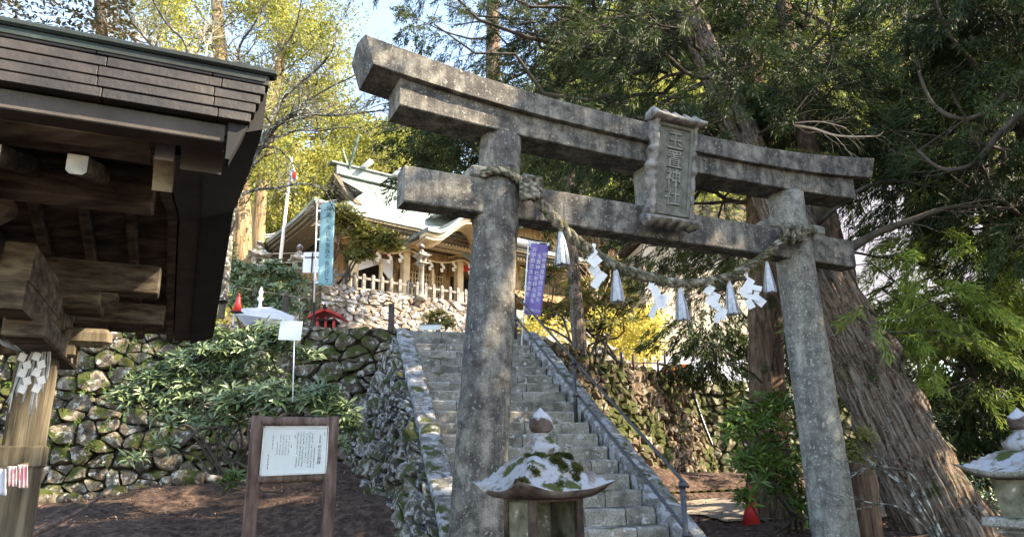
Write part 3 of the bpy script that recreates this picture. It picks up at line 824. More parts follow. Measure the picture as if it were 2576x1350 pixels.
def shide(name, label, pts, rotz, sc, panels):
    """folded zigzag paper; panels = list of (dx, dz, w, h, tilt, turn)"""
    sc = sc * .86; o = thing(name, pts, label, 'paper streamer', 'folded white paper streamers on the rope')
    b = MB()
    for (dx, dz, w, h, ang, turn, yy) in panels:
        ca, sa = math.cos(rad(ang)), math.sin(rad(ang))
        ct, s_t = math.cos(rad(turn + rotz)), math.sin(rad(turn + rotz))
        X = A([ca * ct, ca * s_t, sa]); Z = A([-sa * ct, -sa * s_t, ca])
        c = A(pts) + (TR * dx + ZU * dz) * sc + TN * yy
        N_ = np.cross(X, Z) * .0012
        q = [c + (X * a_ * w + Z * b_ * h) * sc * .5 + N_ * e for e in (-1, 1) for a_, b_ in ((-1, -1), (1, -1), (1, 1), (-1, 1))]
        b.add(q, [(0, 3, 2, 1), (4, 5, 6, 7), (0, 1, 5, 4), (1, 2, 6, 5), (2, 3, 7, 6), (3, 0, 4, 7)])
    b.build('paper_fold', m_paper, o, smooth=False)
    return o
def sh_at(px, py): return tpx(px, py, -.38)
k = 1.0
shide('paper_streamer', 'first white paper streamer from the left, longest zigzag under the steep part of the rope', sh_at(1490, 615), -26, k,
      [(.02, -.03, .05, .09, -12, 40, 0), (-.03, -.12, .15, .15, 38, -15, -.01), (.0, -.22, .15, .14, 40, 25, -.03), (.01, -.33, .14, .15, 35, -20, 0), (.09, -.40, .10, .15, 55, 35, -.02), (.02, -.50, .12, .17, -38, -10, -.03)])
shide('paper_streamer', 'second white paper streamer, twisted and opened towards the right', sh_at(1640, 688), -26, k,
      [(.0, -.04, .04, .10, -10, 60, 0), (-.02, -.15, .08, .16, -15, 45, 0), (.02, -.25, .10, .16, 20, 20, -.02), (.12, -.36, .18, .17, -10, -15, .01), (.04, -.38, .10, .2, 10, 50, -.03), (-.03, -.52, .12, .16, -32, -35, 0)])
shide('paper_streamer', 'third white paper streamer, narrow stepped zigzag right of the rope sag', sh_at(1782, 704), -26, k,
      [(.0, -.04, .04, .10, -10, 60, 0), (.0, -.14, .11, .14, -40, 20, 0), (.08, -.22, .15, .08, -35, -20, -.02), (.03, -.30, .16, .13, -32, 30, 0), (.10, -.36, .14, .1, -35, -20, 0), (.16, -.47, .12, .16, -25, 10, -.02), (.10, -.53, .1, .12, -35, -30, .01)])
# open square streamer, ring of four strips around a hole
o4 = shide('paper_streamer', 'fourth white paper streamer folded into an open square with a dark hole', sh_at(1878, 684), -26, k,
      [(.0, -.04, .05, .11, -6, 60, 0), (.04, -.15, .11, .12, -35, 25, 0), (-.04, -.27, .13, .18, -40, 30, .02),
       (.085, -.225, .22, .075, -20, 0, -.02), (.028, -.37, .22, .075, -20, 0, -.02), (.0, -.27, .075, .09, -20, 0, -.0205), (.115, -.325, .075, .09, -20, 0, -.0205), (-.0, -.47, .1, .14, 25, 20, 0), (.19, -.42, .13, .12, -45, 10, -.01)])

# ================================================================== LEFT PAVILION
VR, VN = frame(-24.5)
VO = A([-.87, 2.31, 0])
def vp(u, v, z): return VO + VR * u + VN * v + ZU * z
pav = thing('purification_pavilion', vp(-2.0, 2.4, -1.4), 'dark timber pavilion with brown shingled copper roof reaching in from the left edge', 'pavilion')
def vbox(b, u0, u1, v0, v1, z0, z1, ch=.006, mi=0): b.box(vp((u0 + u1) / 2, (v0 + v1) / 2, (z0 + z1) / 2), (abs(u1 - u0), abs(v1 - v0), abs(z1 - z0)), VR, VN, ZU, mi, ch)
def roofz(v):                                                      # underside reference line, v from 0 to 4.7
    t = 1 - abs(v - 2.35) / 2.35; return 1.40 + .46 * (t ** 1.25)
U0 = -5.2
# roof covering (shell)
b = MB(); RR = []
vs_ = [0, .3, .7, 1.1, 1.5, 1.9, 2.2, 2.35, 2.5, 2.8, 3.2, 3.6, 4.0, 4.4, 4.7]
for u in (U0, 0.0):
    RR.append([vp(u, v, roofz(v) + .005) for v in vs_] + [vp(u - .02 * (u == 0), v, roofz(v) - (.05 if 0 < v < 4.7 else .04)) for v in reversed(vs_)])
b.rings(RR, 0); b.tube([vp(U0, 2.35, 1.93), vp(.03, 2.35, 1.93)], .10, 10)
roof = b.build('roof', m_capg, pav, smooth=False)
b = MB(); vbox(b, U0, .02, -.015, .04, 1.385, 1.412, .008); b.build('eave_cap', m_capg, roof, smooth=False)
rng = random.Random(9)
for face in (0,):
    b = MB()
    for i in range(5):
        zt = 1.385 - i * .037; vv = .006 + i * .004; u = -.004 - .013 * i; L0 = rng.uniform(.10, .3)
        while u > U0:
            l = L0 if L0 else .36; L0 = None; u2 = max(U0, u - l)
            b.box(vp((u + u2) / 2, vv + .03 + rng.uniform(-.001, .001), zt - .0175), (u - u2 - .0025, .06, .035), VR, VN, ZU, 0, .002); u = u2
    b.build('shingle_rows', m_shingle, roof, smooth=False)
# verge strip (black) on the right side, follows the roof
b = MB(); RR = []
for v in [.075] + vs_[1:]:
    z = roofz(v)
    RR.append([vp(-.004, v, z - .02), vp(-.01, v, z - .20), vp(-.20, v, z - .27), vp(-.20, v, z - .05)])
b.rings(RR, 0); b.build('verge_lining', m_black, pav, smooth=False)
b = MB(); 
b.add([vp(u, v, z) for v in (.05, .12) for u, z in ((-.128, 1.20), (-.062, 1.20), (-.115, 1.06), (-.128, 1.06))], [(0, 3, 2, 1), (4, 5, 6, 7), (0, 1, 5, 4), (1, 2, 6, 5), (2, 3, 7, 6), (3, 0, 4, 7)])
b.build('corner_flashing', m_black, roof, smooth=False)
# verge board (flat brown board inside the black strip)
b = MB(); RR = []
for v in np.linspace(.35, 4.6, 22):
    z = roofz(v); RR.append([vp(-.195, v, z - .26), vp(-.33, v, z - .275), vp(-.33, v, z - .22), vp(-.195, v, z - .21)])
b.rings(RR, 0); b.build('verge_board', m_woodg, pav, smooth=False)
# eave board + nose
b = MB(); vbox(b, U0, -.135, .066, .16, 1.128, 1.197, .004); b.build('eave_board', m_woodg, pav, smooth=False)
def nose(name, uc, th, v0, v1, ztop, h0, mat, endmat=None, lab=None):
    """board running along n with a curved belly"""
    b = MB(); RR = []
    n = 12; prof = [(v0, ztop)]
    prof += [(v0, ztop - h0 * .55)]
    for i in range(n + 1):
        a = i / n * math.pi / 2
        prof.append((v0 + (v1 - v0) * .62 * math.sin(a) , ztop - h0 * (.55 + .45 * (1 - math.cos(a)) * 1.25) + 0))
    prof += [(v1, ztop - h0 * .9), (v1, ztop)]
    for s in (-1, 1): RR.append([vp(uc + s * th / 2, v, z) for v, z in prof])
    b.rings(RR, 0)
    return b.build(name, mat, pav, smooth=False)
nose('bracket_nose', -.335, .070, .30, .45, 1.205, .155, m_woodn)
b = MB(); vbox(b, -.369, -.301, .293, .2995, 1.122, 1.20, .002); b.build('painted_end', m_endw, pav, smooth=False)
nose('board_nose', -.205, .145, .17, .36, 1.175, .075, m_woodg)
# soffit boards
b = MB()
for i in range(2): b.box(vp(U0 / 2 - .19, .205 + i * .105, 1.128 + i * .008), (abs(U0) - .38, .10, .02), VR, unit(VN - ZU * .12), unit(ZU + VN * .12), 0, .003)
b.build('soffit_boards', m_wood, pav, smooth=False)
# rafters
rk = 0
for i in range(17):
    u = -.615 - i * .265
    b = MB(); RR = []
    for v in [.345, .8, 1.4, 2.0, 2.35, 2.7, 3.4, 4.1, 4.62]:
        z = roofz(v) - .235 if v > 1.0 else 1.072 + max(0, roofz(v) - .235 - 1.072) * ((v - .34) / .66)
        RR.append([vp(u - .033, v, z + .04), vp(u - .033, v, z - .022), vp(u - .02, v, z - .035), vp(u + .02, v, z - .035), vp(u + .033, v, z - .022), vp(u + .033, v, z + .04)])
    b.rings(RR, 0); rf = b.build('rafter', m_wood, pav, smooth=False)
    if i < 6:
        b = MB(); z = 1.072; R2 = []
        for vv in (.337, .3445): R2.append([vp(u - .033, vv, z + .04), vp(u - .033, vv, z - .022), vp(u - .02, vv, z - .035), vp(u + .02, vv, z - .035), vp(u + .033, vv, z - .022), vp(u + .033, vv, z + .04)])
        b.rings(R2, 0); b.build('painted_end', m_endw, rf, smooth=False)
for u in (-.37,):
    b = MB(); RR = []
    for v in np.linspace(1.2, 4.62, 12):
        z = roofz(v) - .235; RR.append([vp(u - .028, v, z + .04), vp(u - .028, v, z - .035), vp(u + .028, v, z - .035), vp(u + .028, v, z + .04)])
    b.rings(RR, 0); b.build('rafter', m_wood, pav, smooth=False)
# ceiling boards over the rafters
b = MB(); RR = []
for u in (U0, -.33):
    RR.append([vp(u, v, roofz(v) - .192) for v in vs_[1:]] + [vp(u, v, roofz(v) - .175) for v in reversed(vs_[1:])])
b.rings(RR, 0); b.build('ceiling_boards', m_wood, pav, smooth=False)
# main beams (run left-right)
b = MB(); vbox(b, U0, -.40, .98, 1.13, 1.165, 1.34, .008); bm = b.build('eave_beam', m_wood, pav, smooth=False)
b = MB(); vbox(b, U0, -.40, 2.34, 2.50, 1.06, 1.24, .008); b.build('middle_beam', m_wood, pav, smooth=False)
b = MB(); vbox(b, U0, -.40, 3.62, 3.77, 1.10, 1.26, .008); b.build('eave_beam', m_wood, pav, smooth=False)
def arm(u_end, v, z1, h, wd, dirn=VR, L=1.2):
    b = MB(); prof = []
    n = 8
    prof = [(0, 0), (0, -h * .35)] + [(-(i / n) * .16, -h * (.35 + .65 * math.sin(i / n * math.pi / 2))) for i in range(1, n + 1)] + [(-L, -h), (-L, 0)]
    RR = []
    for s in (-1, 1):
        if dirn is VR: RR.append([vp(u_end + x, v + s * wd / 2, z1 + z) for x, z in prof])
        else: RR.append([vp(u_end + s * wd / 2, v + x, z1 + z) for x, z in prof])
    b.rings(RR, 0); return b.build('bracket_arm', m_wood, pav, smooth=False)
arm(-.93, 1.04, 1.125, .13, .11, VR, 3)
arm(-.62, 2.42, 1.055, .10, .10, VR, .9)
arm(-.95, 2.85, 1.04, .18, .12, VN, 1.5)
arm(-.95, 2.62, .86, .14, .11, VN, 1.3)
b = MB(); vbox(b, -1.02, -.70, 2.28, 2.56, .93, 1.05, .01); b.build('bearing_block', m_wood, pav, smooth=False)
def post(u, v, w=.19):
    b = MB(); RR = []
    for z in np.linspace(-1.5, .96, 16):
        h = w / 2; RR.append([vp(u + x * h + .004 * nz((x, y, z), 3), v + y * h, z) for x, y in ((-1, -.8), (-.8, -1), (.8, -1), (1, -.8), (1, .8), (.8, 1), (-.8, 1), (-1, .8))])
    b.rings(RR, 0); return b.build('post', m_woodp, pav, smooth=False)
post(-.985, 2.42); post(-3.6, 2.42); 
for (u, v) in ((-3.6, 1.0), (-3.6, 3.9)): post(u, v)
b = MB(); vbox(b, -4.2, -.875, 2.31, 2.52, .03, .15, .01); vbox(b, -4.2, -.80, 2.37, 2.47, .66, .80, .01); b.build('cross_rail', m_woodp, pav, smooth=False)
b = MB(); vbox(b, -1.02, -.84, 1.6, 2.9, .64, .76, .01); b.build('cross_rail', m_wood, pav, smooth=False)
b = MB(); vbox(b, -.89, -.62, 2.35, 2.45, .72, .83, .03); b.build('short_beam_end', m_woodp, pav, smooth=False)
# rope with paper on the pavilion post
pr = thing('small_straw_rope', vp(-1.05, 2.2, .52), 'thin straw rope with dangling straw strands across the sunlit pavilion post', 'sacred rope')
b = MB(); Pn = [at(-60, 820, 3.75), at(10, 862, 3.8), at(60, 878, 3.85), at(100, 868, 3.95), at(128, 838, 4.05)]
rope(b, Pn, .014, 2, .12, 5, 6); b.build('rope_body', m_tassel, pr)
b = MB(); rg = random.Random(2)
for (x, y, x1, y1) in ((60, 880, 20, 1030), (85, 878, 40, 1000), (92, 880, 55, 1005), (100, 875, 76, 1040), (110, 870, 86, 1035), (118, 860, 105, 985), (126, 848, 118, 960)):
    for k in range(4):
        P_ = [at(x + rg.uniform(-3, 3), y, 3.84), at((x + x1) / 2 + rg.uniform(-5, 5), (y + y1) / 2, 3.84), at(x1 + rg.uniform(-5, 5), y1 + rg.uniform(-20, 8), 3.86)]
        b.tube(spline(P_, 3), .0035, 4)
b.build('straw_strands', m_tassel, pr)
for n_, (x, y, lb) in enumerate(((62, 890, 'left paper zigzag on the pavilion post rope'), (95, 888, 'right paper zigzag on the pavilion post rope'))):
    c0 = at(x, y, 3.80); o = thing('small_paper_streamer', c0, lb, 'paper streamer', 'paper zigzags on the pavilion post'); b = MB()
    for j in range(5):
        c = at(x + (6 if j % 2 else -6) + 3 * n_, y + 8 + j * 20, 3.80); X = unit(VR * 1 + ZU * (.5 if j % 2 else -.35)); Z = unit(ZU - VR * (.3 if j % 2 else -.3))
        b.box(c, (.036, .0015, .042), X, VN, Z)
    b.build('paper_fold', m_paper, o, smooth=False)
for (x0, x1, y0, y1, mt, lb) in ((-30, 17, 1178, 1245, m_sheet, 'plain pale lavender towel hanging on the pavilion rail'), (19, 44, 1172, 1222, m_pinkc, 'pink printed towel hanging on the pavilion rail'), (45, 71, 1168, 1226, m_pinkc, 'pink and blue printed towel hanging nearest the pavilion post')):
    b = MB(); n = 10; V = []
    for j in range(7):
        for i in range(n + 1):
            p = at(x0 + (x1 - x0) * i / n, y0 + (y1 - y0) * j / 6, 3.62); p = p + VN * .012 * math.sin(i * 1.7 + j * .2); V.append(p)
    b.add(V, [(j * (n + 1) + i, j * (n + 1) + i + 1, (j + 1) * (n + 1) + i + 1, (j + 1) * (n + 1) + i) for j in range(6) for i in range(n)])
    o = b.build('towel', mt); md = o.modifiers.new('t', 'SOLIDIFY'); md.thickness = .003; tag(o, lb, 'towel', 'towels on the pavilion rail')
b = MB(); b.tube([at(-80, 1190, 3.63), at(72, 1168, 3.64)], .012, 8); tag(b.build('towel_pole', m_woodp), 'thin pole carrying the towels in front of the pavilion post', 'pole')

# ================================================================== STONE LANTERNS
def lantern(loc, az, w, zE, label, mode='open', mats=(None,) * 4, base_z=-1.4, jw=.125, scale=1.0, name='stone_lantern', group=None, detail=True, hk=.34):
    X, Y = frame(az); mr, mw, mp_, mb_ = mats
    o = thing(name, A([loc[0], loc[1], base_z]), label, 'stone lantern', group)
    c = A([loc[0], loc[1], zE])
    def q(x, y, z): return c + X * x + Y * y + ZU * z
    # roof: grid, square with upturned corners, concave slopes
    b = MB(); n = 20 if detail else 8; h = w * hk; RR = []
    G = []
    for i in range(n + 1):
        row = []
        for j in range(n + 1):
            x, y = -1 + 2 * i / n, -1 + 2 * j / n; m = max(abs(x), abs(y)); dg = min(abs(x), abs(y))
            if m < .34: z = h * (1 - .05 * (m / .34) ** 2)
            else:
                t = (m - .34) / .66; z = h * .95 * (1 - t) ** 1.2 * (1 + .30 * math.sin(t * math.pi))
            z += w * .115 * (m ** 4) * (dg ** 2.2)
            ex = 1 + .10 * (m * dg) ** 2
            p = q(x * w / 2 * ex, y * w / 2 * ex, z); p = p + ZU * .012 * w * nz(p, 6 / w) + (X + Y) * .008 * nz(p + 3, 9); row.append(p)
        G.append(row)
    V = [p for r in G for p in r]; N1 = (n + 1) ** 2
    V2 = []
    for i in range(n + 1):
        for j in range(n + 1):
            x, y = -1 + 2 * i / n, -1 + 2 * j / n; m = max(abs(x), abs(y)); dg = min(abs(x), abs(y))
            z = -.055 * w - .035 * w * (1 - m) * 1.5 + w * .115 * (m ** 4) * (dg ** 2.2)
            k = .955; V2.append(q(x * w / 2 * k, y * w / 2 * k, z))
    F = [(i * (n + 1) + j, (i + 1) * (n + 1) + j, (i + 1) * (n + 1) + j + 1, i * (n + 1) + j + 1) for i in range(n) for j in range(n)]
    F2 = [tuple(N1 + k for k in reversed(f)) for f in F]
    bd = [(0, j) for j in range(n)] + [(i, n) for i in range(n)] + [(n, j) for j in range(n, 0, -1)] + [(i, 0) for i in range(n, 0, -1)]
    ids = [i * (n + 1) + j for i, j in bd]
    b.add(V + V2, F, 0); base = b.n - len(V) - len(V2)
    for f in F2: b.F.append([base + k for k in f]); b.M.append(1)
    for k in range(len(ids)):
        a, d = ids[k], ids[(k + 1) % len(ids)]; b.F.append([base + a, base + d, base + N1 + d, base + N1 + a]); b.M.append(1)
    rf = b.build('roof', [mr, mw], o)
    b = MB(); b.lathe(q(0, 0, h - .01), [(w * .15, -.02 * w), (w * .18, .02 * w), (w * .19, .075 * w), (w * .14, .12 * w), (w * .10, .17 * w), (w * .075, .19 * w), (w * .085, .215 * w)], 16, sq=.35, lump=.01)
    b.build('finial_base', mr, rf)
    b = MB(); jz = h + .20 * w; r = jw * w
    b.lathe(q(0, 0, jz), [(r * .45, 0), (r * .78, .18 * r), (r * .97, .5 * r), (r * 1.0, .85 * r), (r * .9, 1.2 * r), (r * .62, 1.5 * r), (r * .3, 1.75 * r), (r * .1, 1.98 * r), (.002, 2.1 * r)], 24, lump=.012)
    b.build('jewel_finial', [m_jewel], rf)
    # fire box
    fb = w * .25; fh = w * .40; z1 = -.075 * w; zb = z1 - fh
    b = MB()
    if mode == 'open':
        for sx in (-1, 1):
            for sy in (-1, 1): b.box(q(sx * fb, sy * fb, (z1 + zb) / 2), (.075 * w, .075 * w, fh), X, Y, ZU, 0, .008)
        b.box(q(0, 0, z1 + .0), (2.3 * fb, 2.3 * fb, .04 * w), X, Y, ZU, 0, .005)
        b.build('firebox_posts', mp_, o, smooth=False)
        b = MB(); b.box(q(-fb * .98, 0, (z1 + zb) / 2 - .02 * w), (.03 * w, 1.75 * fb, fh * .96), X, Y, ZU, 0, .004)
        b.box(q(fb * .98, 0, (z1 + zb) / 2 - .02 * w), (.03 * w, 1.75 * fb, fh * .96), X, Y, ZU, 0, .004); 
        b.box(q(0.35 * fb, fb * .95, (z1 + zb) / 2 - .02 * w), (1.0 * fb, .03 * w, fh * .96), X, Y, ZU, 0, .004)
        b.build('firebox_panel', mb_, o, smooth=False)
    else:
        b.rings([[q(x * s, y * s, z) for x, y in ((-1, -1), (1, -1), (1, 1), (-1, 1))] for s, z in ((fb * .92, zb), (fb * 1.02, zb + fh * .5), (fb * 1.08, z1 - .012 * w))]); fbx = b.build('firebox', mp_, o, smooth=False)
        if mode == 'moon':
            b = MB(); m = 18; out = []
            for i in range(m + 1):
                a = rad(60) + i / m * rad(240); out.append((math.cos(a) * .075 * w, math.sin(a) * .075 * w))
            for i in range(m, -1, -1):
                a = rad(60) + i / m * rad(240); t = i / m; out.append((math.cos(a) * .075 * w + .042 * w * math.sin(t * math.pi), math.sin(a) * .073 * w))
            V = [q(x - .05 * w, -fb * 1.055, (z1 + zb) / 2 + z) for x, z in out]; Vb = [p + Y * .02 for p in V]
            b.add(V + Vb, [(i, 2 * m + 1 - i, 2 * m - i, i + 1) for i in range(m)]); b.build('moon_window', m_joint, fbx, smooth=False)
        else:
            b = MB(); b.box(q(0, -fb * 1.03, (z1 + zb) / 2), (fb * .9, .02 * w, fh * .6), X, Y, ZU); b.build('fire_window', m_joint, fbx, smooth=False)
    b = MB(); hb = zb; b.box(q(0, 0, hb - .045 * w), (.78 * w, .78 * w, .10 * w), X, Y, ZU, 0, .012)
    b.box(q(0, 0, hb - .14 * w), (.60 * w, .60 * w, .10 * w), X, Y, ZU, 0, .03); b.build('platform', mw, o, smooth=False)
    b = MB(); zz = hb - .19 * w; bz = base_z - zE
    b.lathe(q(0, 0, 0), [(w * .24, zz), (w * .18, zz - .06 * w), (w * .165, (zz + bz) / 2), (w * .19, bz + .2 * w), (w * .30, bz + .13 * w), (w * .34, bz - .1)], 20, sq=.5, lump=.006); b.build('shaft', mw, o)
    return o, q, h
LX = ray(1352, 1250)
fl_o, fq, fh_ = lantern((LX * 5.05 + A([.035, 0, 0]))[:2], -27, .70, -.17, 'old stone lantern in front of the stairs, roof crusted white with lichen and moss clumps', 'open', (m_white, m_lstone, m_redbr if False else m_lstone, m_lpale), -1.55)
b = MB(); cen = []
rg = random.Random(12)
def mosspt(x, y, n, s):
    for _ in range(n):
        xx, yy = x + rg.gauss(0, s), y + rg.gauss(0, s * .8); m = max(abs(xx), abs(yy))
        if m > 1: continue
        t = max(0, (m - .34) / .66); z = fh_ * .95 * (1 - t) ** 1.2 * (1 + .30 * math.sin(t * math.pi)) + .73 * .115 * m ** 4 * min(abs(xx), abs(yy)) ** 2.2
        cen.append(fq(xx * .35, yy * .35, z + .006))
for a in ((-.18, -.32, 40, .06), (.16, -.32, 46, .07), (-.30, -.1, 26, .06), (.32, -.42, 26, .05), (.02, -.5, 20, .05), (.12, -.62, 20, .04), (.40, -.66, 30, .05), (.28, -.78, 12, .03), (-.93, -.88, 40, .05), (-.1, -.86, 8, .03), (-.55, -.7, 10, .04)): mosspt(*a)
b.quads(puffs(cen, [.019] * len(cen), 40, .014, .008)); b.build('moss_patch', m_mossm, [c for c in fl_o.children if c.name.startswith('roof')][0])
RX = ray(2562, 1195)
lantern((ray(2592, 1195) * 5.9)[:2], -27, .74, -.115, 'stone lantern with crescent moon window and white lichen roof at the right edge', 'moon', (m_white, m_step, m_lpale, m_lpale), -1.5, jw=.115, hk=.23)
mL = (m_step, m_step, m_step, m_step)
p = at(650, 645, 24); lantern(p[:2], -30, .78, p[2], 'grey stone lantern with broad hat roof before the sunlit trunks left of the flagpole', 'box', mL, TZ - .4, jw=.12, detail=False)
p = at(752, 655, 22); lantern(p[:2], -30, .62, p[2], 'grey stone lantern under the left eave of the shrine roof', 'box', mL, TZ, jw=.18, detail=False)
p = at(1061, 645, 26.5); lantern(p[:2], -37, .55, p[2], 'tall stone lantern on the terrace wall before the lattice doors', 'box', mL, SZ - .1, jw=.2, detail=False)
p = at(1521, 882, 18.2); lantern(p[:2], -20, .5, p[2], 'small stone lantern half hidden at the top of the right retaining wall', 'box', mL, TZ - .1, jw=.2, detail=False)

# ================================================================== NOTICE BOARD
YB = 7.6
bl, br = at(625, 1350, YB), at(822, 1350, YB)
bt_l, bt_r = at(650, 1045, YB), at(838, 1047, YB)
nb = thing('notice_board', A([(bl[0] + br[0]) / 2, YB, -1.0]), 'white printed notice board in a frame of brown logs before the shrub', 'notice board')
def log(b, p, q, r, n=14): b.tube([A(p) + (A(q) - A(p)) * t for t in np.linspace(0, 1, n)], [r * (1 + .05 * nz(A(p) * 1 + t * 3, 3)) for t in np.linspace(0, 1, n)], 14, lump=.06)
for a, t_ in ((bl, bt_l), (br, bt_r)):
    b = MB(); t_ = A(t_); d = unit(t_ - a); log(b, a - d * .5, t_ + d * .0, .067); b.build('log_post', m_log, nb)
for (x0, y0, x1, y1) in ((655, 1058, 834, 1062), (640, 1204, 830, 1196)):
    b = MB(); log(b, at(x0, y0, YB), at(x1, y1, YB), .05); b.build('log_rail', m_log, nb)
c4 = [at(655, 1195, YB - .05), at(820, 1188, YB - .05), at(828, 1073, YB - .05), at(666, 1073, YB - .05)]
BX = unit(c4[1] - c4[0]); BZ = unit(c4[3] - c4[0]); BN = unit(np.cross(BX, BZ))
b = MB(); b.add([p for p in c4] + [p - BN * .02 for p in c4], [(0, 1, 2, 3), (7, 6, 5, 4), (0, 4, 5, 1), (1, 5, 6, 2), (2, 6, 7, 3), (3, 7, 4, 0)]); pn_ = b.build('panel', m_board, nb, smooth=False)
b = MB()
for i in range(4):
    p, q = c4[i], c4[(i + 1) % 4]; b.box((p + q) / 2, (np.linalg.norm(q - p) + .012, .016, .02), unit(q - p), np.cross(BN, unit(q - p)), BN)
b.build('panel_frame', m_steel, pn_, smooth=False)
b = MB()
def bp(u, v): return c4[0] * (1 - u) * (1 - v) + c4[1] * u * (1 - v) + c4[2] * u * v + c4[3] * (1 - u) * v + BN * .002
glyphs(b, [(ch, bp(.878, .565 - i * .085)) for i, ch in enumerate('杉の巨樹群')], BX, BZ, BN, .040, .0003)
for i in range(5): glyphs(b, [('天然記念物'[i], bp(.875, .80 - i * .035))], BX, BZ, BN, .018, .0003)
rg = random.Random(3)
for (u, v1, v0, s) in [(.80, .55, .1, .015), (.755, .84, .12, .017), (.71, .88, .12, .017), (.665, .84, .2, .017), (.62, .88, .12, .017), (.575, .88, .12, .017), (.53, .88, .12, .017), (.49, .88, .75, .017), (.44, .62, .5, .015), (.40, .82, .4, .014), (.355, .82, .4, .014), (.31, .82, .4, .014), (.265, .82, .4, .014), (.22, .72, .42, .014), (.15, .80, .55, .017), (.10, .42, .1, .018), (.94, .88, .8, .015)]:
    v = v1
    while v > v0:
        if rg.random() > .1:
            for k in range(3): b.box(bp(u, v) + BX * rg.uniform(-.3, .3) * s + BZ * rg.uniform(-.35, .35) * s, (s * rg.uniform(.3, .9), s * .16, .0006), BX if k % 2 else BZ, BZ if k % 2 else -BX, BN)
        v -= s * 1.15 / .56 * 1.0
b.build('printed_writing', m_ink, pn_, smooth=False)

# ================================================================== HANDRAIL
hr = thing('stair_handrail', PR - SL * 4, 'dark painted steel handrail with two rails along the right side of the stairs', 'handrail')
def stp(s, off=-.17): 
    p = PR - SL * s + RV * off; return p
posts_s = [.2, 4.45, 8.36]
for s in posts_s:
    b = MB(); p = stp(s); b.tube([p - ZU * .25, p + ZU * .93], .031, 12); 
    for h in (.36, .88): b.tube([p + ZU * (h - .03), p + ZU * (h + .03)], .042, 12)
    b.build('rail_post', m_rail, hr)
for h in (.88, .36):
    b = MB(); b.tube([stp(s) + ZU * h + RV * .05 for s in np.linspace(-.0, 8.40, 12)], .021, 12); b.build('rail', m_rail, hr)

# ================================================================== BANNERS, FLAG, CONES ETC.
def cloth(name, tl, tr_, br_, bl_, Y, mat, parent, nu=8, nv=24, wv=.04):
    b = MB(); V = []
    for j in range(nv + 1):
        t = j / nv
        for i in range(nu + 1):
            s = i / nu
            x = (tl[0] * (1 - s) + tr_[0] * s) * (1 - t) + (bl_[0] * (1 - s) + br_[0] * s) * t
            y = (tl[1] * (1 - s) + tr_[1] * s) * (1 - t) + (bl_[1] * (1 - s) + br_[1] * s) * t
            p = at(x, y, Y); p = p + A([.2, -1, 0]) * wv * (math.sin(s * 5 + t * 3.5) * .6 + math.sin(t * 9 + s * 2) * .25) * (.2 + t); V.append(p)
    n = nu + 1; b.add(V, [(j * n + i, (j + 1) * n + i, (j + 1) * n + i + 1, j * n + i + 1) for j in range(nv) for i in range(nu)])
    o = b.build(name, mat, parent); md = o.modifiers.new('t', 'SOLIDIFY'); md.thickness = .002
    return o
CX, CZ = A([1., 0, 0]), unit(UP)
YT = 14.6
bo = thing('vertical_banner', at(793, 880, YT), 'tall pale blue banner with black brush writing on a black and white pole', 'banner')
b = MB(); b.tube([at(787, 890, YT), at(790, 760, YT)], .022, 8); b.build('lower_pole', m_black, bo)
b = MB(); b.tube([at(790, 765, YT), at(798, 505, YT), ], .017, 8); b.tube([at(797, 510, YT), at(846, 503, YT)], .010, 8); b.build('upper_pole', m_wht, bo)
cl_ = cloth('cloth', (807, 512), (843, 506), (836, 719), (799, 716), YT + .01, m_teal, bo, wv=.02)
b = MB(); ys_ = [525, 541, 556, 578, 594, 610, 625, 640, 655, 672, 686, 700, 714, 724]
txt = '神園に今日も家族のありがとう'; yy = [527, 542, 556, 575, 589, 603, 618, 632, 645, 663, 675, 686, 697, 707]
for i, ch in enumerate(txt):
    t = (yy[i] - 510) / 208.; glyphs(b, [(ch, at(829 - 8.5 * t, yy[i], YT - .055))], unit(RT - UP * .0), UP, A([0, -1., 0]), .118, .001)
b.build('banner_writing', m_ink, cl_, smooth=False)
b = MB()
for k in range(6):
    y = 530 + k * 36; b.box(at(803 - 7 * k / 6, y, YT), (.06, .02, .04), CX, A([0, 1, 0]), ZU)
b.build('tie_tab', m_wht, bo, smooth=False)
YP = 14.9
bo = thing('vertical_banner', at(1312, 860, YP), 'faded purple banner with white writing beside the left torii pillar', 'banner')
b = MB(); b.tube([at(1312, 870, YP), at(1330, 605, YP)], .016, 8); b.tube([at(1329, 607, YP), at(1385, 612, YP)], .011, 8); b.build('banner_pole', m_wht, bo)
cl_ = cloth('cloth', (1336, 612), (1381, 616), (1360, 795), (1318, 788), YP + .01, m_purple, bo, wv=.05)
b = MB()
cols_ = [(1345, 628, 'お伊勢さまと'), (1357, 645, '玉置神社参拝'), (1371, 642, '世界遺産登録')]
for x, y, t_ in cols_:
    for i, ch in enumerate(t_ + '古道を'): glyphs(b, [(ch, at(x - i * 2.2, y + i * 14, YP - .11))], RT, UP, A([0, -1., 0]), .105, .001)
for i in range(6): glyphs(b, [('玉置神社大社'[i], at(1324 + i * 6.5, 778 + i * .9, YP - .13))], RT, UP, A([0, -1., 0]), .055, .001)
b.build('banner_writing', m_wht, cl_, smooth=False)
b = MB()
for (x, y) in ((1333, 612), (1355, 611), (1379, 615), (1330, 638), (1325, 680), (1322, 720), (1318, 760)): b.box(at(x, y, YP), (.05, .02, .05), CX, A([0, 1, 0]), ZU)
b.build('tie_tab', m_wht, bo, smooth=False)

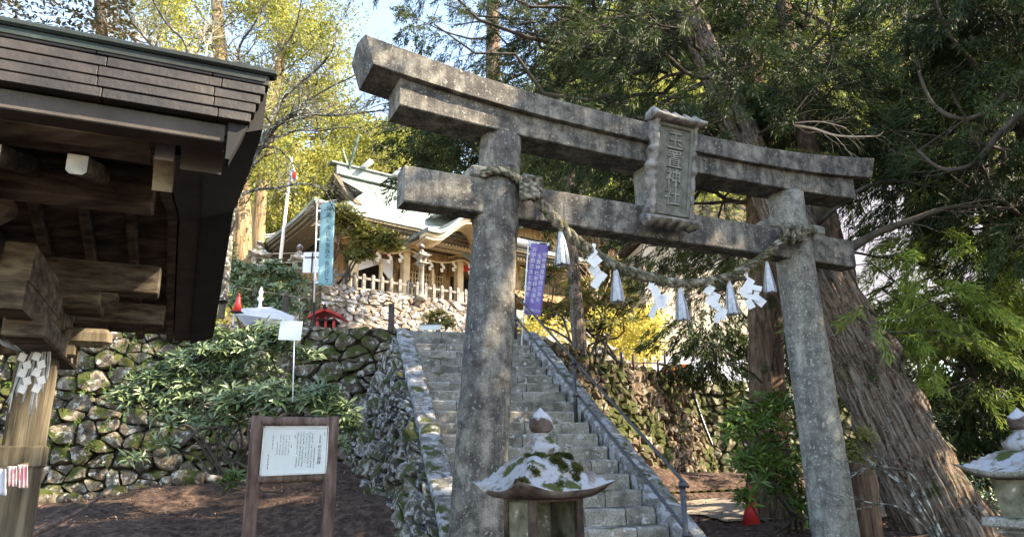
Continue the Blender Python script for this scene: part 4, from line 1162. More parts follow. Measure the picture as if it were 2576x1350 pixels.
YF = 27
fo = thing('flagpole', at(703, 668, YF), 'white steel flagpole leaning slightly beside the shrine, limp flag at its top', 'flagpole')
b = MB(); b.tube([at(700, 700, YF), at(734, 395, YF)], [.075, .05], 10); b.build('pole', m_wht, fo)
b = MB(); V = []
for j in range(15):
    t = j / 14
    for i in range(9):
        s = i / 8; x = 731 + (-1 + 20 * t) * s + 1 * t; y = 398 + t * 62 - 6 * s
        p = at(x, y, YF); p = p + A([0, -.12, 0]) * math.sin(s * 9); V.append(p)
b.add(V, [(j * 9 + i, (j + 1) * 9 + i, (j + 1) * 9 + i + 1, j * 9 + i + 1) for j in range(14) for i in range(8)]); fg = b.build('flag_cloth', m_wht, fo)
b = MB(); 
for k in range(1): 
    c = at(741, 440, YF - .13); b.lathe(c, [(.001, -.16), (.07, -.13), (.085, 0), (.07, .13), (.001, .16)], 12, X=A([1., 0, 0]), Y=A([0, .1, 0]))
b.build('red_disc', m_red, fg)

def cone(px, py_top, py_bot, Y, label, group=None, nm='traffic_cone', ring=True):
    bt = at(px[1], py_bot, Y); tpv = at(px[0], py_top, Y); h = tpv[2] - bt[2]
    o = thing(nm, bt, label, 'traffic cone', group)
    b = MB(); ax = unit(tpv - bt); 
    P_ = [bt + (tpv - bt) * t for t in (.03, .5, .9, .93, 1.0)]
    b.tube(P_, [h * .235, h * .14, h * .06, h * .05, h * .035], 20); b.build('cone_body', m_red, o)
    b = MB(); b.box(bt + ZU * .02 * h, (h * .56, h * .56, .045 * h), mi=0, ch=.01); b.build('cone_base', m_black, o, smooth=False)
    if ring: b = MB(); b.tube([bt + (tpv - bt) * .83, bt + (tpv - bt) * .87], h * .085, 12); b.build('bar_ring', m_black, o)
    return o
cone((602, 595), 737, 786, 13.6, 'red traffic cone on top of the left wall beside the white canopy', ring=True)
cone((1658, 1655), 1228, 1296, 15.6, 'small red traffic cone holding the left end of the striped bar', 'cones holding the striped bar')
cone((1886, 1891), 1220, 1324, 12.2, 'large red traffic cone right of the path beneath the shrub', 'cones holding the striped bar')
cone((1619, 1618), 912, 942, 20.5, 'distant red traffic cone above the right retaining wall')
b = MB(); pa, pb = at(1658, 1240, 15.5), at(1886, 1230, 12.3); n = 22
for i in range(n):
    q0, q1 = pa + (pb - pa) * (i / n), pa + (pb - pa) * ((i + 1) / n); b.tube([q0, q1], .02, 8, mi=i % 2)
tag(b.build('barrier_bar', [m_yelp, m_black]), 'yellow and black striped bar between the two red cones', 'barrier bar')

# white canopy with lamp-like finial behind
YC = 16.0
co_ = thing('canopy_tent', at(650, 840, YC), 'white pop-up canopy roof showing above the left retaining wall', 'canopy')
b = MB(); pk_ = at(640, 757, YC + .9)
cs = [at(565, 793, YC), at(736, 803, YC), at(735, 800, YC) + A([.3, 2.3, .05]), at(565, 790, YC) + A([.5, 2.3, .05])]
cs = [at(590, 776, YC + .2), at(740, 795, YC), at(738, 800, YC) + A([-.5, 2.1, .12]), at(597, 782, YC) + A([-.5, 2.1, .1])]
pk_ = (cs[0] + cs[1] + cs[2] + cs[3]) / 4 + ZU * .34
b.add(cs + [pk_] + [p - ZU * .12 for p in cs], [(0, 1, 4), (1, 2, 4), (2, 3, 4), (3, 0, 4), (0, 5, 6, 1), (1, 6, 7, 2), (2, 7, 8, 3), (3, 8, 5, 0)]); b.build('canopy_cloth', m_sheet, co_, smooth=False)
b = MB()
for p in cs: b.tube([A([p[0], p[1], TZ - .1]), p], .02, 6)
b.build('canopy_leg', m_steel, co_)
p = at(655, 757, 16.8); b = MB(); b.lathe(p, [(.07, -.9), (.05, -.2), (.03, -.02), (.07, .03), (.08, .06), (.03, .14), (.055, .20), (.045, .26), (.008, .36)], 12); tag(b.build('bollard_light', m_wht), 'small pale post with a pointed white cap behind the canopy', 'post')
# red shrine hutlet
YR = 15.4
ro = thing('red_offering_hut', at(827, 835, YR), 'small vermilion roofed hut peeking over the left wall below the blue banner', 'small shrine')
b = MB(); c = at(827, 785, YR); RR = []
for s in (-.35, .35):
    RR.append([c + A([x, s, z]) for x, z in ((-.36, -.14), (-.2, -.055), (0, .03), (.2, -.055), (.36, -.14), (.36, -.19), (.2, -.11), (0, -.03), (-.2, -.11), (-.36, -.19))])
b.rings(RR, 0); b.build('roof', m_redpaint, ro, smooth=False)
b = MB(); b.box(c + ZU * .02, (.06, .8, .05)); b.lathe(c + A([0, -.36, .03]), [(.05, 0), (.03, .04), (.01, .09)], 8); b.build('ridge', m_black, ro, smooth=False)
for x in (-.18, .0, .18):
    b = MB(); b.box(A([c[0] + x, c[1] - .2, (c[2] + TZ) / 2 - .1]), (.05, .05, c[2] - TZ - .1)); b.build('hut_post', m_redpaint, ro, smooth=False)
b = MB(); b.box(c + A([0, 0, -.22]), (.42, .5, .04)); b.box(c + A([0, .1, -.42]), (.36, .3, .3)); b.build('box_body', m_dark, ro, smooth=False)
# rope fence with posts on the terrace
rf_ = thing('rope_fence', at(690, 850, 17), 'thin white rope strung between grey posts across the terrace edge', 'rope fence')
for (x, y0, y1, Y) in ((561, 700, 800, 17), (715, 735, 860, 17), (984, 764, 850, 17)):
    b = MB(); b.box((at(x, y0, Y) + at(x, y1, Y)) / 2, (.13, .13, np.linalg.norm(at(x, y0, Y) - at(x, y1, Y))), ch=.01); b.build('fence_post', m_woodg, rf_, smooth=False)
b = MB(); b.tube(spline([at(545, 705, 16.9), at(600, 722, 16.9), at(660, 733, 16.9), at(716, 741, 16.9), at(800, 753, 16.9), at(900, 764, 16.9), at(985, 768, 16.9)], 4), .016, 5); b.build('rope_line', m_rope, rf_)
# power lines
pl = thing('overhead_cable', at(640, 620, 30), 'bundle of pale cables crossing in front of the sunlit trunks', 'cable')
for (x0, y0, x1, y1) in ((545, 612, 700, 592), (545, 637, 745, 636), (560, 655, 735, 660), (545, 600, 720, 585), (640, 638, 690, 655)):
    b = MB(); b.tube([at(x0, y0, 30), at((x0 + x1) / 2, (y0 + y1) / 2 + 2, 30), at(x1, y1, 30)], .035, 5); b.build('cable_line', m_wht, pl)
# white sign on a thin pole by the shrub
so_ = thing('blank_sign', at(738, 960, 9.7), 'plain white square sign on a thin white pole above the shrub', 'sign')
b = MB(); b.tube([at(736, 1010, 9.7), at(741, 840, 9.7)], .009, 8); b.build('sign_pole', m_wht, so_)
b = MB(); c = at(731, 831, 9.66); b.box(c, (.31, .012, .27), unit(A([1, 0, -.06])), A([0, 1, 0]), unit(A([.06, 0, 1])), ch=.002); b.build('sign_plate', m_board, so_, smooth=False)
# small paper sign on shrine lantern
so_ = thing('small_sign', at(783, 665, 21), 'white panel with a black cross bar left of the blue banner', 'sign')
b = MB(); b.box(at(784, 660, 21.2), (.52, .05, .66)); b.build('panel', m_wht, so_, smooth=False)
b = MB(); b.box(at(785, 660, 21.15), (.04, .02, .64)); b.box(at(785, 647, 21.15), (.45, .02, .03)); b.build('cross_bar', m_ink, so_, smooth=False)
so_ = thing('low_sign', at(1083, 822, 15.6), 'low white sign with dark frame lying at the top of the stairs', 'sign')
b = MB(); b.box(at(1083, 822, 15.6), (.46, .03, .13)); b.build('plate', m_board, so_, smooth=False)
b = MB(); b.box(at(1083, 816, 15.6), (.5, .05, .02)); b.build('top_bar', m_rail, so_, smooth=False)
# right terrace: hoarding, posts, barrier, far sheds
ho = thing('white_hoarding', at(1620, 930, 27), 'low bluish white site hoarding beyond the right retaining wall', 'hoarding')
b = MB(); 
for i in range(16): 
    p = at(1478, 925, 27) + A([.92 * i, .12 * i, 0]); b.box(p + ZU * -.3, (.9, .05, 1.5), ch=.005)
b.build('panel', m_sheet, ho, smooth=False)
b = MB(); glyphs(b, [(ch, at(1556 + 6 * i, 912, 26.8)) for i, ch in enumerate('安全第一')], RT, UP, A([0, -1., 0]), .13, .002); b.build('hoarding_writing', m_purple, ho, smooth=False)
fb_ = thing('timber_fence', at(1600, 940, 21.5), 'row of thin grey posts along the top of the right retaining wall', 'fence')
for (x, y0, y1, Y, r, mt) in ((1517, 875, 905, 17.7, .035, m_woodg), (1564, 885, 930, 18.7, .05, m_rail), (1593, 890, 935, 19.6, .04, m_woodg), (1655, 905, 945, 21, .035, m_rail), (1672, 877, 945, 21.3, .035, m_wood), (1700, 900, 945, 22, .03, m_wood)):
    b = MB(); b.tube([at(x, y0, Y), at(x + 1, y1, Y)], r, 8); b.build('fence_post', mt, fb_)
b = MB(); b.tube([at(1564, 915, 18.7), at(1600, 912, 20), at(1655, 912, 21), at(1760, 935, 23)], .02, 6); b.build('fence_rail', m_woodg, fb_)
m_orange = M('orange_paint', [(.35, .10, .02), (.45, .14, .03)], 4, .6, 0)
bb_ = thing('orange_barrier', at(1700, 940, 24), 'orange and black striped barrier board above the retaining wall corner', 'barrier')
b = MB(); 
for i in range(6): b.box(at(1675 + i * 12, 934, 24), (.17, .05, .5), unit(A([1, 0, .0])), A([0, 1, 0]), ZU, mi=i % 2)
b.build('striped_board', [m_orange, m_black], bb_, smooth=False)
sg = thing('small_notice', at(1511, 895, 18.0), 'small white notice fixed below the little stone lantern', 'sign')
b = MB(); b.box(at(1507, 893, 17.9), (.22, .02, .26)); b.build('plate', m_wht, sg, smooth=False)
# cream building
cb = thing('cream_building', at(1780, 950, 31), 'cream sheeted building with dark seams behind the hanging papers', 'building')
b = MB(); CB = at(1636, 930, 31); cr, cn = frame(-8); 
b.box(CB + cr * 3.2 + cn * 3 + ZU * 2.6, (6.4, 6, 6.4), cr, cn, ZU, ch=.02); b.build('wall', m_cream, cb, smooth=False)
b = MB()
for u in (2.05, 5.3): b.box(CB + cr * u - cn * .02 + ZU * 2.6, (.11, .06, 6.4), cr, cn, ZU)
b.box(CB + cr * 2.6 - cn * .015 + ZU * 4.6, (5.2, .05, .09), unit(cr + ZU * .10), cn, ZU); b.box(CB + cr * .2 - cn * .015 + ZU * 4.2, (2.2, .07, .22), unit(cr + ZU * .45), cn, unit(ZU - cr * .45)); b.build('seam_post', m_woodg, cb, smooth=False)
b = MB(); b.box(CB + cr * 3.2 + cn * 3 + ZU * 6.05, (7.2, 7, .16), cr, cn, ZU); b.build('roof', m_woodg, cb, smooth=False)
# grey sheeted building right
gb = thing('grey_building', at(2400, 1000, 30), 'large pale grey sheeted roof and wall glimpsed through the cedar boughs at right', 'building')
g0 = at(1960, 900, 33); gr_, gn_ = frame(-6)
b = MB(); b.box(at(2380, 640, 36) + A([2, 3, 0]), (20, 6, 7.5), gr_, gn_, ZU, ch=.02); b.build('wall', m_lav, gb, smooth=False)
b = MB(); cR = at(2620, 1080, 16)
b.add([at(2490, 1000, 15), at(2700, 1140, 13.5), at(2760, 860, 22), at(2480, 830, 24)], [(0, 1, 2, 3)]); 
pp_ = [at(2482, 985, 15), at(2560, 1105, 14), at(2760, 1100, 14), at(2760, 800, 26), at(2500, 860, 26)]
b = MB(); b.add(pp_ + [p - ZU * .2 for p in pp_], [(0, 1, 2, 3, 4), (9, 8, 7, 6, 5)] + [(i, 5 + i, 5 + (i + 1) % 5, (i + 1) % 5) for i in range(5)]); b.build('lean_to_roof', m_lav, gb, smooth=False)
# dark roofed hall behind the purple banner
dh = thing('dark_roofed_hall', at(1400, 640, 34), 'dark roofed timber hall behind the purple banner', 'building')
b = MB(); c = at(1370, 640, 34); hr_, hn_ = frame(-37)
b.box(c + hr_ * 1.0 + hn_ * 2 - ZU * .6, (8.5, 4, 3.6), hr_, hn_, ZU); b.build('wall', m_shw, dh, smooth=False)
b = MB(); 
for s in (-1, 1): b.box(c + hr_ * 1.0 + hn_ * (2 + s * 1.6) + ZU * 1.75, (10.5, 3.7, .16), hr_, unit(hn_ - ZU * .38 * s), unit(ZU + hn_ * .38 * s))
b.build('roof', m_rail, dh, smooth=False)
b = MB(); b.box(c + hr_ * -.6 - hn_ * .03 - ZU * .1, (1.9, .08, 1.5), hr_, hn_, ZU); b.build('window', m_dark, dh, smooth=False); b = MB(); b.box(c + hr_ * 2.6 - hn_ * .03 - ZU * .1, (1.9, .08, 1.5), hr_, hn_, ZU); b.build('window', m_dark, dh, smooth=False)
# drain pipe at wall corner
b = MB(); P_ = [at(1741, 965, 23.4), at(1748, 1000, 23.0), at(1768, 1060, 22.6), at(1792, 1120, 22.2)]; P_ = spline(P_, 12)
b.tube(P_, [.045 if i % 2 else .06 for i in range(len(P_))], 10); tag(b.build('drain_pipe', m_rail), 'black ribbed drain pipe running down the corner of the retaining walls', 'pipe')

# ================================================================== SHRINE
sh = None
HQ = at(1019, 722, 30)                                   # column plane reference
def sp(a, d, z): return A([HQ[0], HQ[1], 0]) + rs * a + ns * d + ZU * z
def spx(px, py, d): return onplane(px, py, A([HQ[0], HQ[1], 0]), ns, d)
def aof(px, d=0.0): return float((spx(px, 680, d) - A([HQ[0], HQ[1], 0])) @ rs)
a1, a2, a3 = aof(889), aof(1019), aof(1154)
zc_top = spx(1019, 630, 0)[2]
FLp = spx(790, 511, -2.0); aL = float((FLp - A([HQ[0], HQ[1], 0])) @ rs); ze = FLp[2]
ze2 = spx(1011, 552, -2.0)[2]
rl = spx(850, 440, 3.0); aR = float((rl - A([HQ[0], HQ[1], 0])) @ rs); zr = rl[2]
print('SHRINE', a1, a2, a3, zc_top, 'eave', aL, ze, ze2, 'ridge', aR, zr)
sh = thing('shrine_hall', sp((a1 + a3) / 2, 2, SZ), 'sunlit cypress shrine hall with curved green copper roof on the upper terrace', 'shrine')
aE = a3 + (a3 - a1) + 1.2                                 # right end
ZF = SZ + .35
b = MB(); b.box(sp((a1 + aE) / 2, 2.2, SZ + .15), (aE - a1 + 1.6, 6.4, .4), rs, ns, ZU, ch=.02); b.build('plinth', m_terr, sh, smooth=False)
ac = [a1, a2, a3, a3 + (a2 - a1)]
for a in ac + [a1 - .0]:
    if a == a1 and a is not ac[0]: continue
    b = MB(); b.box(sp(a, 0, (ZF + zc_top) / 2), (.34, .34, zc_top - ZF), rs, ns, ZU, ch=.03); b.build('column', m_shc, sh, smooth=False)
for a in ((a1 + a2) / 2 + .1, (a2 + a3) / 2 + .05):
    b = MB(); b.box(sp(a, .1, (ZF + zc_top) / 2 - .3), (.13, .13, zc_top - ZF - .6), rs, ns, ZU); b.build('door_post', m_shc, sh, smooth=False)
b = MB(); b.box(sp((a1 + aE) / 2 - .2, 3.2, (ZF + ze) / 2), (aE - a1 + .5, 4.2, ze - ZF), rs, ns, ZU); b.build('wall', m_shw, sh, smooth=False)
# dark bays + curtains
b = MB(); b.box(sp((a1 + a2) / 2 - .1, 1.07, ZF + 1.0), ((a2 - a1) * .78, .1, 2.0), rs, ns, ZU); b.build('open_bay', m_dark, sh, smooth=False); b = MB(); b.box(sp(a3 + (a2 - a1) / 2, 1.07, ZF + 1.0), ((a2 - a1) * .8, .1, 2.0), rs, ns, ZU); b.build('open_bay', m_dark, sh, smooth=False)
b = MB(); b.box(sp((a1 + a2) / 2 - .1, .2, zc_top - .20), ((a2 - a1) * .62, .05, .16), rs, ns, ZU); b.build('red_valance', m_redpaint, sh, smooth=False); b = MB(); b.box(sp(a3 + (a2 - a1) / 2, .2, zc_top - .28), ((a2 - a1) * .8, .05, .28), rs, ns, ZU); b.build('red_valance', m_redpaint, sh, smooth=False)
b = MB(); am = (a1 + a2) / 2 - .1; hw = (a2 - a1) * .36
V = [sp(am - hw, .3, zc_top - .45), sp(am + hw, .3, zc_top - .45), sp(am + hw, .3, zc_top - 1.5), sp(am + .15, .3, zc_top - .75), sp(am - hw, .3, zc_top - 1.2)]
b.add(V + [p + ns * .02 for p in V], [(4, 3, 2, 1, 0), (5, 6, 7, 8, 9)]); b.build('white_curtain', m_sheet, sh, smooth=False)
# lattice doors
b = MB(); n = 15
for i in range(n + 1): 
    a = a2 + .3 + (a3 - a2 - .6) * i / n; b.box(sp(a, .95, ZF + 1.0), (.05 if i % 4 else .09, .05, 1.9), rs, ns, ZU)
for j in range(8): b.box(sp((a2 + a3) / 2, .96, ZF + .12 + j * .25), (a3 - a2 - .55, .045, .05), rs, ns, ZU)
b.build('lattice_door', m_shc, sh, smooth=False)
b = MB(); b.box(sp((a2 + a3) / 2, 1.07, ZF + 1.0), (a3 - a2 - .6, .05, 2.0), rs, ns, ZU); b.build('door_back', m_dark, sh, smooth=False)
# beams, brackets
b = MB()
b.box(sp((a1 + aE) / 2 - .3, 0, zc_top - .02), (aE - a1 + 1.2, .26, .30), rs, ns, ZU, ch=.02); b.box(sp((a1 + aE) / 2 - .3, -.05, zc_top + .42), (aE - a1 + 1.4, .22, .24), rs, ns, ZU, ch=.02)
b.build('tie_beam', m_shw, sh, smooth=False)
b = MB()
for a in ac:
    for k in range(3): b.box(sp(a, -.16 - .12 * k, zc_top + .18 + .13 * k), (.42 + .22 * k, .2, .11), rs, ns, ZU, ch=.02)
b.build('bracket', m_shc, sh, smooth=False)
b = MB()
for a in ac[:3]:
    for s in (-1, 1): b.box(sp(a + s * .34, -.24, zc_top - .02 + .12), (.80, .04, .05), unit(rs - ZU * .42 * s), ns, unit(ZU + rs * .42 * s))
b.build('gable_ornament', m_shc, sh, smooth=False)
# main roof (hip and gable): height field
D0, D1 = -2.0, 8.0; Dm = 3.0; dep = Dm - D0; ins = aR - aL
def f_front(t): return ze + (zr - ze) * (t ** 1.35)
def rz(a, d):
    df = min(d - D0, D1 - d); t = max(0, min(1, df / dep)); z1 = f_front(t)
    da = min(a - aL, (aE + 2.6) - a)
    cor = .28 * math.exp(-max(0, da) / 1.2) * math.exp(-max(0, df) / 1.2)
    if da < ins: z2 = ze + (zr - ze) * .50 * ((max(0, da) / ins) ** 1.2); z1 = min(z1, z2)
    return z1 + cor
aN = aE + 2.6
As = list(np.linspace(aL, aL + ins - .01, 9)) + [aL + ins] + list(np.linspace(aL + ins, aN - ins, 26))[1:-1] + [aN - ins] + list(np.linspace(aN - ins + .01, aN, 8))
Ds = list(np.linspace(D0, D1, 33))
b = MB(); V = [sp(a, d, rz(a, d)) for a in As for d in Ds]; m = len(Ds)
V += [sp(a, d, rz(a, d) - .16 - .0) for a in As for d in Ds]; n0 = len(As) * m
F = [(i * m + j, (i + 1) * m + j, (i + 1) * m + j + 1, i * m + j + 1) for i in range(len(As) - 1) for j in range(m - 1)]
b.add(V, F + [tuple(n0 + k for k in reversed(f)) for f in F])
base = 0
bd = [i * m for i in range(len(As))] + [(len(As) - 1) * m + j for j in range(1, m)] + [i * m + m - 1 for i in range(len(As) - 2, -1, -1)] + [j for j in range(m - 2, 0, -1)]
for k in range(len(bd)): p, q = bd[k], bd[(k + 1) % len(bd)]; b.F.append([p, n0 + p, n0 + q, q]); b.M.append(0)
srf = b.build('roof', m_roofc, sh, smooth=False)
# layered eaves under the roof edge
b = MB()
for k, (ins_, dz, th, mt) in enumerate(((.10, -.22, .10, 0), (.22, -.34, .12, 0), (.36, -.45, .08, 0))):
    for i in range(len(As) - 1):
        aa, ab = As[i], As[i + 1]
        if ab - aa < .02: continue
        p, q = sp(aa, D0 + ins_, rz(aa, D0) + dz), sp(ab, D0 + ins_, rz(ab, D0) + dz); b.box((p + q) / 2 + ns * .3, (np.linalg.norm(q - p) + .01, .7, th), unit(q - p), ns, ZU)
    for j in range(m - 1):
        da_, db_ = Ds[j], Ds[j + 1]
        p, q = sp(aL + ins_, da_, rz(aL, da_) + dz), sp(aL + ins_, db_, rz(aL, db_) + dz); b.box((p + q) / 2 + rs * .5, (np.linalg.norm(q - p) + .01, 1.1, th), unit(q - p), -rs, ZU)
b.build('eave_layer', m_woodp, srf, smooth=False)
b = MB(); 
for i in range(70):
    a = aL + .5 + i * .17
    if a > aN - .3: break
    b.box(sp(a, D0 + 1.05, ze2 - .52 + .02), (.07, 1.5, .09), rs, unit(ns + ZU * .12), ZU)
b.build('rafter_row', m_shc, srf, smooth=False)
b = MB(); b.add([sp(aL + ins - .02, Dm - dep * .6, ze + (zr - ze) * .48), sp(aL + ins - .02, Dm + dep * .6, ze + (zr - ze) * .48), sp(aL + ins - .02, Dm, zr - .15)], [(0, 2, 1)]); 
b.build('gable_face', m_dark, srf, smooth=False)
b = MB(); RR = []                                            # verge bargeboard
for s in (-1, 1):
    for i in range(10):
        t0_, t1_ = .45 + .55 * i / 10, .45 + .55 * (i + 1) / 10
        p, q = sp(aL + ins - .12, Dm + s * dep * (1 - t0_), f_front(t0_) - .1), sp(aL + ins - .12, Dm + s * dep * (1 - t1_), f_front(t1_) - .1); b.box((p + q) / 2, (np.linalg.norm(q - p) + .02, .30, .26), unit(q - p), rs, unit(np.cross(rs, q - p)))
b.build('bargeboard', m_woodp, srf, smooth=False)
b = MB(); b.box(sp((aR + aN - ins) / 2, Dm, zr + .22), (aN - ins - aR + .3, .34, .52), rs, ns, ZU, ch=.02); b.box(sp((aR + aN - ins) / 2, Dm, zr + .52), (aN - ins - aR + .9, .55, .10), rs, ns, ZU, ch=.02); b.box(sp((aR + aN - ins) / 2, Dm, zr - .02), (aN - ins - aR + .1, .6, .10), rs, ns, ZU, ch=.02)
b.build('ridge', m_roofc, srf, smooth=False)
for a in (aR + .55, aR + 6.3):
    b = MB()
    for s in (-1, 1): b.box(sp(a + .06 * s, Dm + s * .5, zr + .95), (.10, .16, 2.1), rs, unit(ns - ZU * .65 * s), unit(ZU + ns * .65 * s), ch=.01)
    b.build('forked_finial', m_green if a < aR + 1 else m_wht, srf, smooth=False)
for a in (aR + 1.3, aR + 3.0, aR + 4.7):
    b = MB(); b.tube([sp(a, Dm - .75, zr + .72), sp(a, Dm + .75, zr + .72)], .14, 12); b.build('ridge_log', m_wht, srf)
# porch with undulating gable
pcx = (a2 + a3) / 2; pw = (a3 - a2) / 2 + .75
def kh(x):
    t = abs(x) / pw
    return 1.05 * (.5 + .5 * math.cos(min(1, t * 1.15) * math.pi)) ** 1.2 + .16 * max(0, t - .75)
zk = ze2 - .62
XS = np.linspace(-pw, pw, 31)
for (d0, d1, dz, th, mt, nm) in ((-3.3, -.6, 0, .16, m_roofc, 'porch_roof'), (-3.15, -2.6, -.18, .14, m_shc, 'porch_gable_board'), (-2.95, -1.6, -.33, .08, m_shw, 'porch_gable_board')):
    b = MB(); RR = []
    for d in (d0, d1): RR.append([sp(pcx + x * (1 - .0), d, zk + kh(x) + dz) for x in XS] + [sp(pcx + x, d, zk + kh(x) + dz - th) for x in reversed(XS)])
    b.rings(RR, 0); b.build(nm, mt, srf, smooth=False)
b = MB(); 
for k in range(7):
    RR = []
    for d in (-3.12 + .12 * k, -3.07 + .12 * k): RR.append([sp(pcx + x, d, zk + kh(x) - .36 - .02 * k) for x in XS] + [sp(pcx + x, d, zk + kh(x) - .43 - .02 * k) for x in reversed(XS)])
    b.rings(RR, 0)
b.build('porch_ribs', m_shc, srf, smooth=False)
b = MB(); b.box(sp(pcx, -.7, zc_top + .62), (2 * pw - .5, .12, .7), rs, ns, ZU); b.build('carved_panel', m_shw, sh, smooth=False)
# small triangular gable on the slope
b = MB(); ag = pcx + 1.9; zg = f_front(.32)
for s in (-1, 1): b.box(sp(ag + s * 1.05, .2, zg + 1.0), (2.5, 3.4, .12), unit(rs - ZU * .55 * s), ns, unit(ZU + rs * .55 * s))
b.build('slope_gable', m_roofc, srf, smooth=False)
# shrine rope with paper
so_ = thing('shrine_straw_rope', sp(a2, -.5, zc_top), 'thin straw rope with small white papers across the shrine front', 'sacred rope')
b = MB(); P_ = [sp(a1, -.3, zc_top - .05)] 
for i in range(3):
    A0, A1 = ac[i], ac[i + 1]
    for t in (.25, .5, .75): P_.append(sp(A0 + (A1 - A0) * t, -.3, zc_top - .08 - .28 * math.sin(t * math.pi)))
    P_.append(sp(A1, -.3, zc_top - .05))
b.tube(spline(P_, 4), .05, 6); b.build('rope_body', m_shc, so_)
for i in range(3):
    for t in (.18, .4, .62, .84):
        A0, A1 = ac[i], ac[i + 1]; b = MB(); c = sp(A0 + (A1 - A0) * t, -.33, zc_top - .08 - .28 * math.sin(t * math.pi))
        for j in range(3): b.box(c + rs * (.05 if j % 2 else -.05) - ZU * (.08 + .15 * j), (.14, .012, .17), unit(rs + ZU * .3), ns, unit(ZU - rs * .3))
        b.build('paper_fold', m_paper, so_, smooth=False)
# stone fence on the terrace wall
fe = thing('stone_picket_fence', C0 + rs * 4 + ZU * (SZ - C0[2]), 'row of grey stone pickets along the edge of the shrine terrace', 'fence')
for i in range(22):
    s = .15 + i * .375
    if s > 8.3: break
    b = MB(); c = C0 + rs * s + ns * .25; c[2] = SZ
    b.rings([[c + rs * x * k + ns * y * k + ZU * z for x, y in ((-.06, -.06), (.06, -.06), (.06, .06), (-.06, .06))] for z, k in ((-.1, 1), (.52 + .05 * (i % 3 == 0), 1), (.60, .6))]); b.build('picket', m_fence, fe, smooth=False)
b = MB(); c = C0 + rs * 4.2 + ns * .25; c[2] = SZ + .42; b.box(c, (8.2, .06, .09), rs, ns, ZU); b.build('fence_rail', m_fence, fe, smooth=False)
for i in range(0):
    s = 11.6 + i * .5
# dark sign beam by the pillar
b = MB(); c = sp(a3 + .1, -3.2, zc_top + .18); b.box(c + rs * .9, (2.4, .25, .42), rs, ns, ZU, ch=.02); tag(b.build('dark_beam_sign', m_rail), 'dark slate coloured horizontal board jutting from behind the left torii pillar', 'board')
STAND = [(13.0, 2.5, -1.2), (18, 5.5, -1), (18, 1, -1.2), (12.2, -2.5, -1.4), (23, 3, -1)]

# ================================================================== VEGETATION
def polyline_len(P): return sum(np.linalg.norm(P[i + 1] - P[i]) for i in range(len(P) - 1))
def trunk_mesh(P, R, seg=28, flute=9, fl=.05, lump=.16, k=6):
    P2 = spline(P, k); R2 = np.interp(np.linspace(0, 1, len(P2)), np.linspace(0, 1, len(R)), R)
    b = MB(); b.tube(P2, list(R2), seg, lump=lump, fl=fl, flute=flute); return b
def grp(x0, x1, y0, y1, Y0, Y1, n, rg):
    return [at(rg.uniform(x0, x1), rg.uniform(y0, y1), rg.uniform(Y0, Y1)) for _ in range(n)]
def cedar(name, label, trunks, groups, rg, leafmat=None, barkmat=None, group=None, nsp=19, nbl=80, bl=.15, bw=.019, slen=.52, brad=.045, drop=1.0, bare=0):
    t0 = A(trunks[0][0][0], float)
    o = thing(name, t0, label, 'cedar tree', group)
    TP = []
    for P, R in trunks:
        (trunk_mesh(P, R, 84, 26, .07, .30, 10) if barkmat is m_cedarlean and R[0] > .4 else trunk_mesh(P, R)).build('trunk', (barkmat if R[0] > .25 or barkmat is not m_cedarlean else m_bark2) or m_cedarbark, o); TP += spline(P, 5)
    TP = A(TP); bb = MB(); cen, dr = [], []
    for g in groups:
        g = A(g); d = np.linalg.norm(TP - (g + ZU * (drop * rg.uniform(-.3, .8))), axis=1); i = int(np.argmin(d)); a = TP[i]
        i2 = min(len(TP) - 1, max(0, i + rg.randint(-2, 2))); a = TP[i2]
        P = branch_path(a, g, sag=rg.uniform(.03, .14), wob=.08, n=9, rng=rg); L = np.linalg.norm(g - a)
        bb.tube(P, [brad * (1.15 - .95 * t) * (.5 + .18 * L) for t in np.linspace(0, 1, len(P))], 6, caps=False)
        dirn = unit(g - a + ZU * .0)
        for k in range(nsp):
            t = rg.uniform(.52, 1.06); ii = min(len(P) - 1, int(t * (len(P) - 1))); p = P[ii] + dirn * rg.uniform(0, .25)
            side = unit(np.cross(dirn, ZU)) * rg.choice((-1, 1)); dd = unit(dirn * rg.uniform(.2, 1) + side * rg.uniform(.3, 1.2) + ZU * rg.uniform(-.7, .25))
            q = p + dd * rg.uniform(.15, .95); 
            if k % 3 == 0: bb.tube([p, (p + q) / 2 - ZU * .05, q + dd * slen * .5 - ZU * .15], [.012, .009, .004], 4, caps=False)
            cen.append(q); dr.append(dd)
    if cen:
        b = MB(); b.quads(sprays(A(cen), A(dr), nbl, slen, bl, bw, spread=.27)); b.build('crown', leafmat or m_cedar, o, smooth=False)
    for k in range(bare):
        i = rg.randint(len(TP) // 4, len(TP) - 1); d = A([rg.gauss(0, 1), -abs(rg.gauss(0, .6)), rg.gauss(0, .3)])
        bare_branch(bb, TP[i], d, rg.uniform(1.0, 2.0), .025, 2, rg, 0, .6, 5)
    if bb.n: bb.build('branches', m_branch, o)
    return o
rg = random.Random(77)
T1 = [at(2500, 1560, 10.1), at(2385, 1350, 10.4), at(2288, 1150, 10.6), at(2192, 950, 10.8), at(2085, 740, 11.0), at(1990, 560, 11.4), at(1905, 420, 11.8), at(1825, 250, 12.4), at(1765, 110, 13.0), at(1700, -80, 14), at(1630, -300, 15.5)]
R1 = [.66, .57, .53, .49, .46, .36, .31, .29, .27, .22, .15]
T1b = [at(2150, 800, 11.4), at(2088, 590, 11.7), at(2035, 380, 12.2), at(1985, 120, 13), at(1950, -200, 14.2)]
g1 = grp(1480, 2200, -120, 330, 10.5, 15, 40, rg) + grp(1900, 2250, 200, 400, 12, 14.5, 16, rg) + grp(1650, 2000, 250, 330, 13, 15, 8, rg)
